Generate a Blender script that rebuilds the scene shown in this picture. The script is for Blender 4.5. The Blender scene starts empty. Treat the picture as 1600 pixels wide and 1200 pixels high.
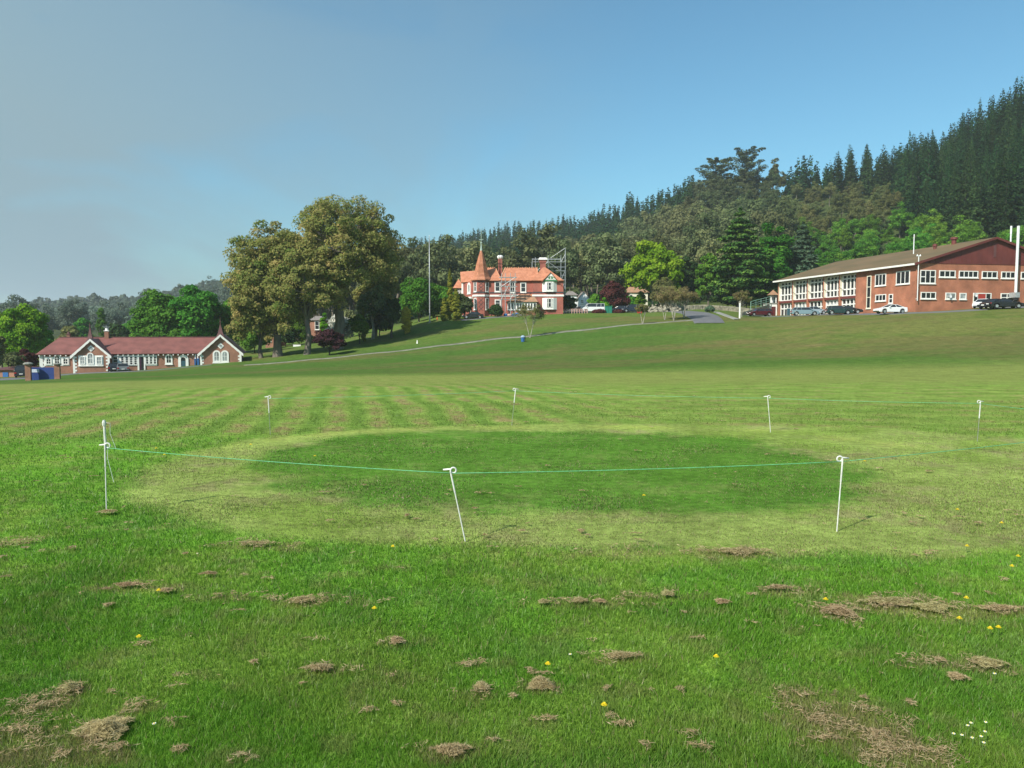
import bpy, bmesh, math, random
import numpy as np
from mathutils import Matrix, Vector
R = math.radians
scn = bpy.context.scene
C = scn.collection
rng = np.random.default_rng(7)
random.seed(7)
# ------------------------------------------------------------------ camera
CAMH = 1.65; F = 1200.0; PITCH = math.atan(80/1200.0)
cp, sp = math.cos(PITCH), math.sin(PITCH)
cd = bpy.data.cameras.new('camera'); cam = bpy.data.objects.new('camera', cd); C.objects.link(cam)
cam.location = (0, 0, CAMH); cam.rotation_euler = (math.pi/2-PITCH, 0, 0)
cd.sensor_width = 36; cd.lens = 36*F/1600; cd.clip_start = .05; cd.clip_end = 8000
scn.camera = cam
# ------------------------------------------------------------------ world
SUN_AZ = (-.69, -.72); SUN_EL = 40
w = bpy.data.worlds.new('World'); scn.world = w; w.use_nodes = True
nt = w.node_tree; nt.nodes.clear()
N = nt.nodes.new; L = nt.links.new
out = N('ShaderNodeOutputWorld'); bg = N('ShaderNodeBackground'); bg.inputs[1].default_value = .099
sky = N('ShaderNodeTexSky'); sky.sky_type = 'NISHITA'; sky.sun_disc = False
sky.sun_elevation = R(SUN_EL); sky.sun_rotation = math.atan2(SUN_AZ[0], SUN_AZ[1]) % (2*math.pi)
sky.altitude = 50; sky.air_density = 1.0; sky.dust_density = 1.2; sky.ozone_density = 1.6
tc = N('ShaderNodeTexCoord'); mp = N('ShaderNodeMapping'); mp.inputs['Scale'].default_value = (1, 1, 2.0)
mp.inputs['Location'].default_value = (.3, .1, .2)
no = N('ShaderNodeTexNoise'); no.inputs['Scale'].default_value = 2.2; no.inputs['Detail'].default_value = 7; no.inputs['Roughness'].default_value = .52
no.inputs['Distortion'].default_value = .5
sx = N('ShaderNodeSeparateXYZ')
L(tc.outputs['Generated'], mp.inputs[0]); L(mp.outputs[0], no.inputs['Vector']); L(tc.outputs['Generated'], sx.inputs[0])
def wmath(op, a, b=None, c=None, clamp=False):
    m = N('ShaderNodeMath'); m.operation = op; m.use_clamp = clamp
    for i, v in enumerate((a, b, c)):
        if v is None: continue
        if isinstance(v, (int, float)): m.inputs[i].default_value = v
        else: L(v, m.inputs[i])
    return m.outputs[0]
# a thin bank of high cloud spread over the western (left) sky
left = wmath('MULTIPLY_ADD', sx.outputs[0], -1.25, .22, True)
cl = wmath('MULTIPLY_ADD', no.outputs['Fac'], 5.0, -1.75, True)
low = wmath('MULTIPLY_ADD', sx.outputs[2], -1.5, 1.25, True)
msk = wmath('MULTIPLY', wmath('MULTIPLY', wmath('MULTIPLY', left, cl), low), 1.3, None, True)
mix = N('ShaderNodeMixRGB'); mix.inputs[2].default_value = (1.85, 2.75, 3.25, 1)
L(msk, mix.inputs[0])
tint = N('ShaderNodeMixRGB'); tint.blend_type = 'MULTIPLY'; tint.inputs[0].default_value = 1; tint.inputs[2].default_value = (.60, .97, .98, 1)
L(sky.outputs[0], tint.inputs[1]); L(tint.outputs[0], mix.inputs[1])
L(mix.outputs[0], bg.inputs[0]); L(bg.outputs[0], out.inputs[0])
sd = bpy.data.lights.new('sun', 'SUN'); sd.energy = 4.15; sd.angle = R(.6); sd.color = (1, .94, .84)
sun = bpy.data.objects.new('sun', sd); C.objects.link(sun)
se = R(SUN_EL); h_ = math.hypot(*SUN_AZ)
sdir = Vector((SUN_AZ[0]/h_*math.cos(se), SUN_AZ[1]/h_*math.cos(se), math.sin(se)))
sun.rotation_euler = sdir.to_track_quat('Z', 'Y').to_euler()
sun.location = (-50, -50, 80)
scn.render.engine = 'CYCLES'
scn.view_settings.view_transform = 'Standard'; scn.view_settings.look = 'None'
scn.view_settings.exposure = 0.66; scn.view_settings.gamma = 1
scn.view_settings.use_curve_mapping = False
scn.cycles.volume_bounces = 1; scn.cycles.max_bounces = 6; scn.cycles.transparent_max_bounces = 8
HAZE = .00021
# ------------------------------------------------------------------ projection helpers
def raydir(px, py):
    a = (px-800)/F; b = -(py-600)/F
    return np.array([a, b*sp+cp, b*cp-sp])
def PT(px, py, D):
    d = raydir(px, py); return np.array([0, 0, CAMH])+d*(D/d[1])
def W2P(x, y, z):
    z = z-CAMH
    dep = y*cp-z*sp; up = y*sp+z*cp
    return 800+F*x/dep, 600-F*up/dep
# ------------------------------------------------------------------ terrain
ROWS = np.array([15, 25, 40, 60, 80, 100, 120, 140, 165, 200, 250, 350, 450, 600, 800, 1100, 1600.])
T = {
 -160: ([652,613,607,603,602,600,594,586,576,566,556,545,540,534,524,505,500], 1300),
 0:    ([652,612,605,600,598,596,589,580,570,562,553,542,537,528,512,496,490], 1200),
 200:  ([652,609,601,595,591,586,581,575,566,558,550,540,530,515,493,478,478], 1000),
 380:  ([652,607,598,590,584,578,571,558,548,540,532,515,500,480,455,450,450], 850),
 500:  ([652,606,596,588,580,572,560,546,538,530,520,505,490,465,440,440,440], 850),
 600:  ([652,606,595,586,577,566,551,534,518,512,505,490,470,440,412,412,412], 800),
 700:  ([652,605,594,585,574,560,541,518,494,490,486,475,455,425,392,392,392], 800),
 800:  ([652,605,593,583,571,553,528,506,491,489,485,470,445,410,366,366,366], 760),
 900:  ([652,605,592,581,567,547,519,498,489,487,482,462,430,385,350,350,350], 680),
 1000: ([652,604,591,580,563,539,509,496,489,486,478,450,405,332,332,332,332], 600),
 1100: ([652,604,590,579,559,532,503,492,487,480,465,415,306,300,300,300,300], 470),
 1200: ([652,603,590,577,555,525,500,496,493,484,455,385,290,285,285,285,285], 450),
 1300: ([652,603,589,575,550,508,493,491,488,470,430,350,283,280,280,280,280], 430),
 1430: ([652, 603, 588, 573, 541, 495, 486, 486, 484, 458, 412, 315, 264, 262, 262, 262, 262], 420),
 1600: ([652, 602, 587, 568, 530, 487, 477, 477, 473, 438, 380, 200, 195, 190, 190, 190, 190], 355),
 1760: ([652, 602, 586, 566, 527, 483, 472, 470, 464, 425, 362, 165, 160, 160, 160, 160, 160], 355),
}
TC = np.array([(k-800)/F*cp for k in sorted(T)])
TZ = []
for k in sorted(T):
    py, dr = T[k]; b = -(np.array(py)-600.)/F
    TZ.append(CAMH+ROWS*(b*cp-sp)/(b*sp+cp))
TZ = np.array(TZ); TR = np.array([T[k][1] for k in sorted(T)], float)
TZ[:, 0] = 0
def _z0(u, D):
    Dr = np.interp(u, TC, TR); De = np.minimum(D, Dr)
    ci = np.clip(np.searchsorted(TC, u)-1, 0, len(TC)-2)
    f = np.clip((u-TC[ci])/(TC[ci+1]-TC[ci]), 0, 1); f = f*f*(3-2*f)*.5+f*.5
    ri = np.clip(np.searchsorted(ROWS, De)-1, 0, len(ROWS)-2)
    g = np.clip((De-ROWS[ri])/(ROWS[ri+1]-ROWS[ri]), 0, 1)
    z = (TZ[ci, ri]*(1-f)+TZ[ci+1, ri]*f)*(1-g)+(TZ[ci, ri+1]*(1-f)+TZ[ci+1, ri+1]*f)*g
    return z-np.maximum(D-Dr, 0)*.12
UE = .8
def zg(x, y):
    x = np.asarray(x, float); y = np.asarray(y, float)
    th = np.arctan2(x, y); r = np.hypot(x, y); te = math.atan(UE)
    thc = np.clip(th, -te, te)
    # behind the camera the two edge columns run together
    ex = np.clip((np.abs(th)-te)/(math.pi-te), 0, 1)
    D = r*np.cos(thc); u = np.tan(thc)
    z = 0
    for k in (.93, .965, 1, 1.035, 1.07): z = z+_z0(u, D*k)
    z = z/5
    z2 = 0
    z2 = _z0(np.full_like(u, -.3), D*.5)*.3
    z = z*(1-ex)+z2*ex
    near = np.clip((D-13)/6, 0, 1)
    return z*near
def zg1(x, y): return float(zg(np.array([x]), np.array([y]))[0])
def ground_at(px, py, lo=2.0, hi=400.):
    """first ground point seen along the ray through a pixel of the photograph"""
    d = raydir(px, py); Ds = np.geomspace(lo, hi, 3000); t = Ds/d[1]
    z = CAMH+d[2]*t; g = zg(d[0]*t, Ds); i = np.argmax(z <= g)
    return d[0]*t[i], Ds[i], float(g[i])
# ------------------------------------------------------------------ numpy noise
_P = rng.permutation(512); _V = rng.random(512)
def vnoise(x, y):
    xi = np.floor(x).astype(int); yi = np.floor(y).astype(int); fx = x-xi; fy = y-yi
    fx = fx*fx*(3-2*fx); fy = fy*fy*(3-2*fy)
    def h(a, b): return _V[_P[(_P[a & 511]+b) & 511]]
    return (h(xi, yi)*(1-fx)+h(xi+1, yi)*fx)*(1-fy)+(h(xi, yi+1)*(1-fx)+h(xi+1, yi+1)*fx)*fy
def fbm(x, y, s=1., o=4):
    v = 0; a = .5; t = 0
    for i in range(o):
        v = v+a*vnoise(x*s+i*17.3, y*s+i*9.1); t += a; a *= .5; s *= 2.03
    return v/t
def sst(a, b, x):
    t = np.clip((x-a)/(b-a), 0, 1); return t*t*(3-2*t)
def mixc(c, d, f): return c*(1-f[:, None])+np.array(d)*f[:, None]
def sell(x, y, cx, cy, a, b, n=2.5): return (np.abs((x-cx)/a)**n+np.abs((y-cy)/b)**n)**(1/n)
# dry-clipping patches (photo pixel, half widths in m, strength)
DRY = [(60,1110,.18,.10,.9),(165,1150,.13,.08,1),(30,1150,.22,.10,.7),(110,1085,.09,.05,.8),(215,1112,.09,.05,.7),(150,1185,.16,.06,.9),(40,1190,.25,.08,.9),
 (845,1077,.1,.06,.6),(1390,950,.42,.14,.9),(1310,962,.16,.12,.9),(1450,955,.25,.12,.8),(1560,958,.3,.08,.8),
 (1250,1100,.14,.1,.7),(1320,1120,.2,.12,.9),(1370,1155,.22,.14,1),(1400,1180,.3,.12,.8),(1270,1135,.15,.06,.6),(1540,1045,.18,.08,.7),(1450,1042,.25,.06,.4),
 (200,921,.3,.06,.6),(370,938,.35,.06,.6),(480,943,.2,.07,.6),(570,945,.15,.06,.5),(1000,865,.9,.1,.6),(1150,868,.5,.12,.8),(400,855,.4,.1,.6),(1040,935,.3,.06,.5),
 (740,1090,.1,.05,.5),(700,1185,.14,.06,.7),(970,1035,.2,.05,.7),(520,1052,.14,.05,.5),(620,1010,.1,.04,.5),(910,945,.5,.06,.5),(1220,925,.25,.08,.5),(30,850,.2,.1,.5)]
DRYW = [ground_at(p[0], p[1])[:2]+p[2:] for p in DRY]
def dryness(x, y):
    d = np.zeros_like(x); n = fbm(x, y, 7, 3)
    for gx, gy, a, b, s in DRYW:
        r = np.hypot((x-gx)/a, (y-gy)/b*.75)+(n-.5)*1.6
        d = np.maximum(d, s*(1-sst(.5, 1.2, r)))
    return d
def field_color(x, y, z):
    """true colour of the sward (no light in it)"""
    D = y; n1 = fbm(x, y, .35, 4); n2 = fbm(x+50, y+30, 1.6, 4); n3 = fbm(x+9, y-7, 7., 3)
    c = np.zeros((len(x), 3))+np.array((.135, .285, .030))
    c = mixc(c, (.19, .31, .045), sst(.42, .6, n2)*.85)
    c = mixc(c, (.095, .225, .022), sst(.48, .68, n1)*.8)
    c = mixc(c, (.22, .24, .08), sst(.52, .75, n3)*.5)
    c = mixc(c, (.115, .26, .036), sst(.55, .7, fbm(x+31, y-17, 2.6, 3))*.5)
    # mown sward beyond the roped block, in stripes
    far = sst(11.5, 14.5, y+(n2-.5)*2+np.abs(x-1.5)*.12)
    c = mixc(c, (.185, .25, .055), far*.85)
    st1 = np.sin((x+.217*y+(n1-.5)*.7)*6.283/.82); st2 = np.sin((y*1.0+x*.06+(n1-.5)*2.2)*6.283/1.25)*.55
    k = sst(-2, 4, x-.05*y); st = st1*(1-k)+st2*k
    band = far*(1-sst(45, 80, y))
    c = mixc(c, (.075, .165, .022), band*sst(0, .8, st)*.5)
    c = mixc(c, (.24, .185, .085), band*sst(0, .8, -st)*sst(.32, .54, n2)*sst(.3,.55,n3)*.8)
    # mid distance: worn paler turf, then the greener bank
    mid = sst(24, 34, y)*(1-sst(50, 72, y))
    c = mixc(c, (.19, .22, .058), mid*.75)
    wide = fbm(x*.35, y*1.0, .12, 4); wide2 = fbm(x*.5+80, y+11, .5, 3)
    bank = sst(50, 70, y)
    c = mixc(c, (.066, .125, .023), bank)
    u = x/np.maximum(y, 1)
    ol = sst(.12, .42, u+.25*(wide-.5))*sst(62, 92, y)
    c = mixc(c, (.145, .148, .044), ol*.85)
    up = sst(118, 135, y)*(1-sst(.25, .3, u))
    c = mixc(c, (.12, .165, .036), up*.6)
    c = mixc(c, (.135, .115, .045), bank*sst(.5, .7, wide)*.6)
    c = mixc(c, (.055, .12, .018), bank*sst(.5, .72, wide2)*.45)
    c = mixc(c, (.16, .13, .055), bank*sst(.62, .8, fbm(x*.3, y*1.4, .5, 4))*.5)
    # mown block
    wob = (n1-.5)*.28+(n2-.5)*.24+(n3-.5)*.12
    ro = sell(x, y, 1.9, 9.75, 6.5, 4.0)+wob*.5
    m = 1-sst(.96, 1.03, ro)
    pale = np.zeros_like(c)+np.array((.225, .29, .072))
    pale = mixc(pale, (.24, .205, .105), sst(.45, .68, n2)*.55*sst(.35,.6,n3))
    pale = mixc(pale, (.16, .24, .04), sst(.5, .7, fbm(x+3, y+70, .9, 3))*.7)
    c = c*(1-m[:, None])+pale*m[:, None]
    yel = m*np.exp(-((sell(x, y, .8, 10., 4.4, 3.05)-1.12)/.09)**2)*sst(9, 12.5, y)
    c = mixc(c, (.28, .345, .07), np.clip(yel, 0, 1)*(.15+.55*sst(.35, .65, n2)))
    ri = sell(x, y, .45, 10.1, 3.95, 2.95)+wob*1.0
    m2 = 1-sst(.86, 1.02, ri-sst(9,7,y)*(.1))
    c = mixc(c, (.066, .168, .018), m2*.9)
    c = mixc(c, (.15, .21, .05), m2*sst(.48, .72, .5*n3+.5*n2)*.6)
    dr = dryness(x, y)*(y < 14)
    c = mixc(c, (.28, .235, .10), dr*.55)
    # hillside under the trees
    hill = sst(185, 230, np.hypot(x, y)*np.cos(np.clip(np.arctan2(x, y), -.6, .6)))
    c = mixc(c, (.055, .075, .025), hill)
    knob = np.exp(-(((x-112)/26)**2+((y-462)/30)**2))
    c = mixc(c, (.16, .24, .05), np.clip(knob*1.6, 0, 1))
    c = c*(1.06-.04*sst(20, 60, y))[:, None]
    return np.clip(c, 0, 1)
# ------------------------------------------------------------------ mesh helpers
def np_mesh(name, V, Fa, attrs=None, cols=None, smooth=False):
    me = bpy.data.meshes.new(name); V = np.ascontiguousarray(V, dtype=np.float32)
    Fa = np.asarray(Fa, dtype=np.int32); k = Fa.shape[1]; n = len(Fa)
    me.vertices.add(len(V)); me.vertices.foreach_set('co', V.ravel())
    me.loops.add(n*k); me.loops.foreach_set('vertex_index', Fa.ravel())
    me.polygons.add(n); me.polygons.foreach_set('loop_start', np.arange(0, n*k, k, dtype=np.int32))
    if attrs:
        for an, (dom, arr) in attrs.items():
            a = me.attributes.new(an, 'FLOAT', dom); a.data.foreach_set('value', np.asarray(arr, dtype=np.float32))
    if cols is not None:
        a = me.attributes.new('col', 'FLOAT_COLOR', 'POINT')
        a.data.foreach_set('color', np.c_[cols, np.ones(len(cols))].astype(np.float32).ravel())
    me.update(calc_edges=True)
    if smooth: me.polygons.foreach_set('use_smooth', np.ones(n, dtype=bool))
    return me
def link(name, me, mat=None, parent=None):
    if mat is not None and len(me.materials) == 0: me.materials.append(mat)
    o = bpy.data.objects.new(name, me); C.objects.link(o)
    if parent is not None: o.parent = parent
    return o
def tag(o, label=None, cat=None, group=None, kind=None):
    if label: o['label'] = label
    if cat: o['category'] = cat
    if group: o['group'] = group
    if kind: o['kind'] = kind
    return o
def thing(name, label, cat, loc=(0, 0, 0), rz=0, group=None):
    o = bpy.data.objects.new(name, None); C.objects.link(o); o.empty_display_size = .2
    o.location = tuple(float(v) for v in loc); o.rotation_euler = (0, 0, rz)
    return tag(o, label, cat, group)
class MB:
    def __init__(s, M=None): s.v = []; s.f = []; s.M = M
    def add(s, vs, fs):
        o = len(s.v)
        for p in vs:
            p = Vector(p)
            if s.M is not None: p = s.M @ p
            s.v.append(tuple(p))
        s.f += [tuple(i+o for i in f) for f in fs]
        return s
    def box(s, x0, x1, y0, y1, z0, z1):
        return s.add([(x0,y0,z0),(x1,y0,z0),(x1,y1,z0),(x0,y1,z0),(x0,y0,z1),(x1,y0,z1),(x1,y1,z1),(x0,y1,z1)],
            [(0,3,2,1),(4,5,6,7),(0,1,5,4),(1,2,6,5),(2,3,7,6),(3,0,4,7)])
    def bar(s, a, b, w=.05, h=None):
        a = Vector(a); b = Vector(b); d = (b-a).normalized(); h = h or w
        up = Vector((0, 0, 1)) if abs(d.z) < .95 else Vector((1, 0, 0))
        x = d.cross(up).normalized()*w/2; y = x.cross(d).normalized()*h/2
        vs = [a-x-y, a+x-y, a+x+y, a-x+y, b-x-y, b+x-y, b+x+y, b-x+y]
        return s.add(vs, [(0,3,2,1),(4,5,6,7),(0,1,5,4),(1,2,6,5),(2,3,7,6),(3,0,4,7)])
    def prism(s, pts, y0, y1):       # polygon in x,z extruded along y
        n = len(pts); vs = [(p[0], y0, p[1]) for p in pts]+[(p[0], y1, p[1]) for p in pts]
        fs = [tuple(range(n)), tuple(range(2*n-1, n-1, -1))]
        fs += [((i+1) % n, i, n+i, n+(i+1) % n) for i in range(n)]
        return s.add(vs, fs)
    def slab(s, quad, t):             # a polygon thickened downwards/normal
        q = [Vector(p) for p in quad]; n = (q[1]-q[0]).cross(q[2]-q[0]).normalized()*t; k = len(q)
        vs = q+[p-n for p in q]
        return s.add(vs, [tuple(range(k)), tuple(range(2*k-1, k-1, -1))]+[((i+1) % k, i, k+i, k+(i+1) % k) for i in range(k)])
    def tube(s, pts, r, n=6, cap=True):
        pts = [Vector(p) for p in pts]; m = len(pts)
        if isinstance(r, (int, float)): r = [r]*m
        o = []; vs = []; x = None
        for i, p in enumerate(pts):
            d = (pts[min(i+1, m-1)]-pts[max(i-1, 0)]).normalized()
            if x is None:
                up = Vector((0, 0, 1)) if abs(d.z) < .9 else Vector((1, 0, 0)); x = d.cross(up).normalized()
            else: x = (x-d*x.dot(d)).normalized()
            y = d.cross(x)
            for k in range(n):
                a = 2*math.pi*k/n; vs.append(p+(x*math.cos(a)+y*math.sin(a))*r[i])
        fs = [(i*n+k, i*n+(k+1) % n, (i+1)*n+(k+1) % n, (i+1)*n+k) for i in range(m-1) for k in range(n)]
        if cap: fs += [tuple(range(n-1, -1, -1)), tuple(range((m-1)*n, m*n))]
        return s.add(vs, fs)
    def lathe(s, prof, n=8, c=(0, 0), rot=0):  # prof (r,z)
        vs = []
        for r, z in prof:
            for k in range(n):
                a = rot+2*math.pi*k/n; vs.append((c[0]+r*math.cos(a), c[1]+r*math.sin(a), z))
        m = len(prof)
        fs = [(i*n+k, i*n+(k+1) % n, (i+1)*n+(k+1) % n, (i+1)*n+k) for i in range(m-1) for k in range(n)]
        fs += [tuple(range(n-1, -1, -1)), tuple(range((m-1)*n, m*n))]
        return s.add(vs, fs)
    def build(s, name, mat, parent=None, smooth=False, bevel=0):
        me = bpy.data.meshes.new(name); me.from_pydata(s.v, [], s.f); me.materials.append(mat); me.update()
        if smooth: me.polygons.foreach_set('use_smooth', [True]*len(me.polygons))
        o = bpy.data.objects.new(name, me); C.objects.link(o)
        if parent is not None: o.parent = parent
        if bevel:
            b = o.modifiers.new('bevel', 'BEVEL'); b.width = bevel; b.segments = 2; b.limit_method = 'ANGLE'
        return o
def rock_mesh(seed, rx, ry, rz, sub=2):
    bm = bmesh.new(); bmesh.ops.create_icosphere(bm, subdivisions=sub, radius=1)
    rr = np.random.default_rng(seed); ph = rr.random((4, 3))*6
    for v in bm.verts:
        p = v.co; k = 1+.16*math.sin(p.x*3+ph[0][0])*math.cos(p.y*4+ph[1][0])+.12*math.sin(p.z*5+p.x*4+ph[2][0])
        v.co = Vector((p.x*rx*k, p.y*ry*k, p.z*rz*k))
    me = bpy.data.meshes.new('rock'); bm.to_mesh(me); bm.free(); return me
# ------------------------------------------------------------------ materials
def mat(name, col, rough=.7, var=0, scale=1., metal=0, bump=0, spec=.4, col2=None, stretch=(1, 1, 1)):
    m = bpy.data.materials.new(name); m.use_nodes = True; t = m.node_tree; b = t.nodes['Principled BSDF']
    b.inputs['Base Color'].default_value = (*col, 1); b.inputs['Roughness'].default_value = rough
    b.inputs['Metallic'].default_value = metal; b.inputs['Specular IOR Level'].default_value = spec
    if var or bump or col2:
        tc = t.nodes.new('ShaderNodeTexCoord'); mp = t.nodes.new('ShaderNodeMapping'); mp.inputs['Scale'].default_value = stretch
        n = t.nodes.new('ShaderNodeTexNoise'); n.inputs['Scale'].default_value = scale; n.inputs['Detail'].default_value = 6
        t.links.new(tc.outputs['Object'], mp.inputs[0]); t.links.new(mp.outputs[0], n.inputs['Vector'])
        c2 = col2 or tuple(c*(1-var) for c in col); c1 = col if col2 else tuple(min(1, c*(1+var)) for c in col)
        r = t.nodes.new('ShaderNodeValToRGB'); e = r.color_ramp.elements
        e[0].position = .35; e[0].color = (*c2, 1); e[1].position = .65; e[1].color = (*c1, 1)
        t.links.new(n.outputs['Fac'], r.inputs[0]); t.links.new(r.outputs[0], b.inputs['Base Color'])
        if bump:
            bp = t.nodes.new('ShaderNodeBump'); bp.inputs['Strength'].default_value = bump; bp.inputs['Distance'].default_value = .05
            t.links.new(n.outputs['Fac'], bp.inputs['Height']); t.links.new(bp.outputs[0], b.inputs['Normal'])
    return m
def brick_mat(name, c1, c2, mortar, axis='x'):
    m = bpy.data.materials.new(name); m.use_nodes = True; t = m.node_tree; b = t.nodes['Principled BSDF']; b.inputs['Roughness'].default_value = .85
    tc = t.nodes.new('ShaderNodeTexCoord'); s = t.nodes.new('ShaderNodeSeparateXYZ'); cb = t.nodes.new('ShaderNodeCombineXYZ'); ad = t.nodes.new('ShaderNodeMath')
    t.links.new(tc.outputs['Object'], s.inputs[0]); t.links.new(s.outputs[0], ad.inputs[0]); t.links.new(s.outputs[1], ad.inputs[1])
    t.links.new(ad.outputs[0], cb.inputs[0]); t.links.new(s.outputs[2], cb.inputs[1])
    br = t.nodes.new('ShaderNodeTexBrick'); br.inputs['Scale'].default_value = 4.2; br.inputs['Color1'].default_value = (*c1, 1)
    br.inputs['Color2'].default_value = (*c2, 1); br.inputs['Mortar'].default_value = (*mortar, 1); br.inputs['Mortar Size'].default_value = .02
    t.links.new(cb.outputs[0], br.inputs['Vector'])
    n = t.nodes.new('ShaderNodeTexNoise'); n.inputs['Scale'].default_value = .6; n.inputs['Detail'].default_value = 8; t.links.new(tc.outputs['Object'], n.inputs['Vector'])
    r = t.nodes.new('ShaderNodeValToRGB'); r.color_ramp.elements[0].position = .3; r.color_ramp.elements[0].color = (.66, .64, .62, 1)
    r.color_ramp.elements[1].position = .7; r.color_ramp.elements[1].color = (1.15, 1.12, 1.1, 1)
    mx = t.nodes.new('ShaderNodeMixRGB'); mx.blend_type = 'MULTIPLY'; mx.inputs[0].default_value = 1
    t.links.new(br.outputs[0], mx.inputs[1]); t.links.new(n.outputs['Fac'], r.inputs[0]); t.links.new(r.outputs[0], mx.inputs[2])
    t.links.new(mx.outputs[0], b.inputs['Base Color']); return m
def tile_mat(name, c1, c2, sc=3.):
    m = mat(name, c1, .75, scale=1.3, col2=c2); t = m.node_tree; b = t.nodes['Principled BSDF']
    tc = t.nodes.new('ShaderNodeTexCoord')
    wv = t.nodes.new('ShaderNodeTexWave'); wv.bands_direction = 'Z'; wv.wave_profile = 'SAW'; wv.inputs['Scale'].default_value = sc*.31; wv.inputs['Distortion'].default_value = .3
    t.links.new(tc.outputs['Object'], wv.inputs['Vector'])
    bp = t.nodes.new('ShaderNodeBump'); bp.inputs['Distance'].default_value = .12; bp.inputs['Strength'].default_value = .8
    t.links.new(wv.outputs['Fac'], bp.inputs['Height']); t.links.new(bp.outputs[0], b.inputs['Normal'])
    src = b.inputs['Base Color'].links[0].from_socket
    br = t.nodes.new('ShaderNodeTexNoise'); br.inputs['Scale'].default_value = 9; t.links.new(tc.outputs['Object'], br.inputs['Vector'])
    r = t.nodes.new('ShaderNodeValToRGB'); r.color_ramp.elements[0].position = .3; r.color_ramp.elements[0].color = (.7, .7, .7, 1); r.color_ramp.elements[1].position = .7; r.color_ramp.elements[1].color = (1.15, 1.15, 1.15, 1)
    mx = t.nodes.new('ShaderNodeMixRGB'); mx.blend_type = 'MULTIPLY'; mx.inputs[0].default_value = 1
    t.links.new(br.outputs['Fac'], r.inputs[0]); t.links.new(src, mx.inputs[1]); t.links.new(r.outputs[0], mx.inputs[2]); t.links.new(mx.outputs[0], b.inputs['Base Color'])
    return m
def leaf_mat(name, c1, c2, c3, trans=.3, objvar=.25, gloss=0.0):
    m = bpy.data.materials.new(name); m.use_nodes = True; t = m.node_tree; t.nodes.clear()
    o = t.nodes.new('ShaderNodeOutputMaterial'); a = t.nodes.new('ShaderNodeAttribute'); a.attribute_name = 'tint'
    k_ = 1. if 'clipp' in name else (1.2 if 'pine' in name else 1.55); trans = min(.45, trans+.1); c1, c2, c3 = [tuple(min(1, v*k_) for v in c) for c in (c1, c2, c3)]
    r = t.nodes.new('ShaderNodeValToRGB'); e = r.color_ramp.elements; e[0].color = (*c1, 1); e[1].color = (*c3, 1); x = e.new(.5); x.color = (*c2, 1)
    t.links.new(a.outputs['Fac'], r.inputs[0])
    oi = t.nodes.new('ShaderNodeObjectInfo'); mm = t.nodes.new('ShaderNodeMapRange'); mm.inputs[3].default_value = 1-objvar; mm.inputs[4].default_value = 1+objvar
    t.links.new(oi.outputs['Random'], mm.inputs[0])
    hs = t.nodes.new('ShaderNodeHueSaturation'); t.links.new(r.outputs[0], hs.inputs['Color']); t.links.new(mm.outputs[0], hs.inputs['Value'])
    mh = t.nodes.new('ShaderNodeMapRange'); mh.inputs[3].default_value = .5-.03*(objvar > 0); mh.inputs[4].default_value = .5+.03*(objvar > 0)
    ml = t.nodes.new('ShaderNodeMath'); ml.operation = 'MULTIPLY'; ml.inputs[1].default_value = 7.31; fr = t.nodes.new('ShaderNodeMath'); fr.operation = 'FRACT'
    t.links.new(oi.outputs['Random'], ml.inputs[0]); t.links.new(ml.outputs[0], fr.inputs[0]); t.links.new(fr.outputs[0], mh.inputs[0]); t.links.new(mh.outputs[0], hs.inputs['Hue'])
    d = t.nodes.new('ShaderNodeBsdfDiffuse'); tr = t.nodes.new('ShaderNodeBsdfTranslucent'); mx = t.nodes.new('ShaderNodeMixShader'); mx.inputs[0].default_value = trans
    t.links.new(hs.outputs[0], d.inputs[0]); t.links.new(hs.outputs[0], tr.inputs[0]); t.links.new(d.outputs[0], mx.inputs[1]); t.links.new(tr.outputs[0], mx.inputs[2])
    t.links.new(mx.outputs[0], o.inputs[0]); return m
M = {}
M['white'] = mat('white_paint', (.78, .77, .73), .5, .04, 2)
M['cream'] = mat('cream_paint', (.74, .70, .56), .5, .05, 2)
M['glass'] = mat('window_glass', (.02, .024, .028), .08, spec=.6)
M['glass_pale'] = mat('curtained_glass', (.30, .32, .32), .25, .5, 1.2, spec=.6)
M['brick_left'] = brick_mat('brick_orange', (.36, .15, .09), (.27, .11, .07), (.40, .30, .23))
M['brick_man'] = brick_mat('brick_red', (.42, .125, .095), (.33, .095, .07), (.26, .13, .10))
M['brick_right'] = brick_mat('brick_pale_red', (.42, .155, .085), (.34, .12, .07), (.36, .2, .13))
M['brick_dark'] = mat('brick_blue_black', (.06, .045, .05), .8, .3, 5)
M['roof_red'] = mat('painted_iron_red', (.195, .074, .062), .6, .18, .8, bump=.1)
M['roof_dark'] = mat('painted_iron_dark', (.12, .05, .05), .6, .2, 1)
M['tile'] = tile_mat('terracotta_tile', (.56, .235, .135), (.42, .16, .085))
M['tile_old'] = tile_mat('weathered_tile', (.45, .22, .12), (.28, .19, .12))
M['roof_brown'] = mat('brown_iron_roof', (.17, .11, .05), .7, scale=.35, col2=(.12, .088, .037), stretch=(1, .3, 1))
M['clad_red'] = mat('red_cladding', (.13, .032, .028), .6, .15, .5)
M['steel'] = mat('galvanised_steel', (.42, .44, .45), .45, .12, 3, metal=.4)
M['galv_white'] = mat('white_flue', (.70, .72, .72), .4, .05, 1)
M['green_trim'] = mat('green_trim', (.05, .20, .08), .5)
M['blue'] = mat('blue_paint', (.012, .035, .16), .5, .08, 2)
M['blue_bin'] = mat('blue_plastic', (.03, .12, .32), .5)
M['blue_door'] = mat('blue_grey_door', (.035, .09, .12), .5)
M['purple_door'] = mat('plum_door', (.05, .015, .035), .5)
M['garage_red'] = mat('garage_door_red', (.10, .02, .02), .5)
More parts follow.
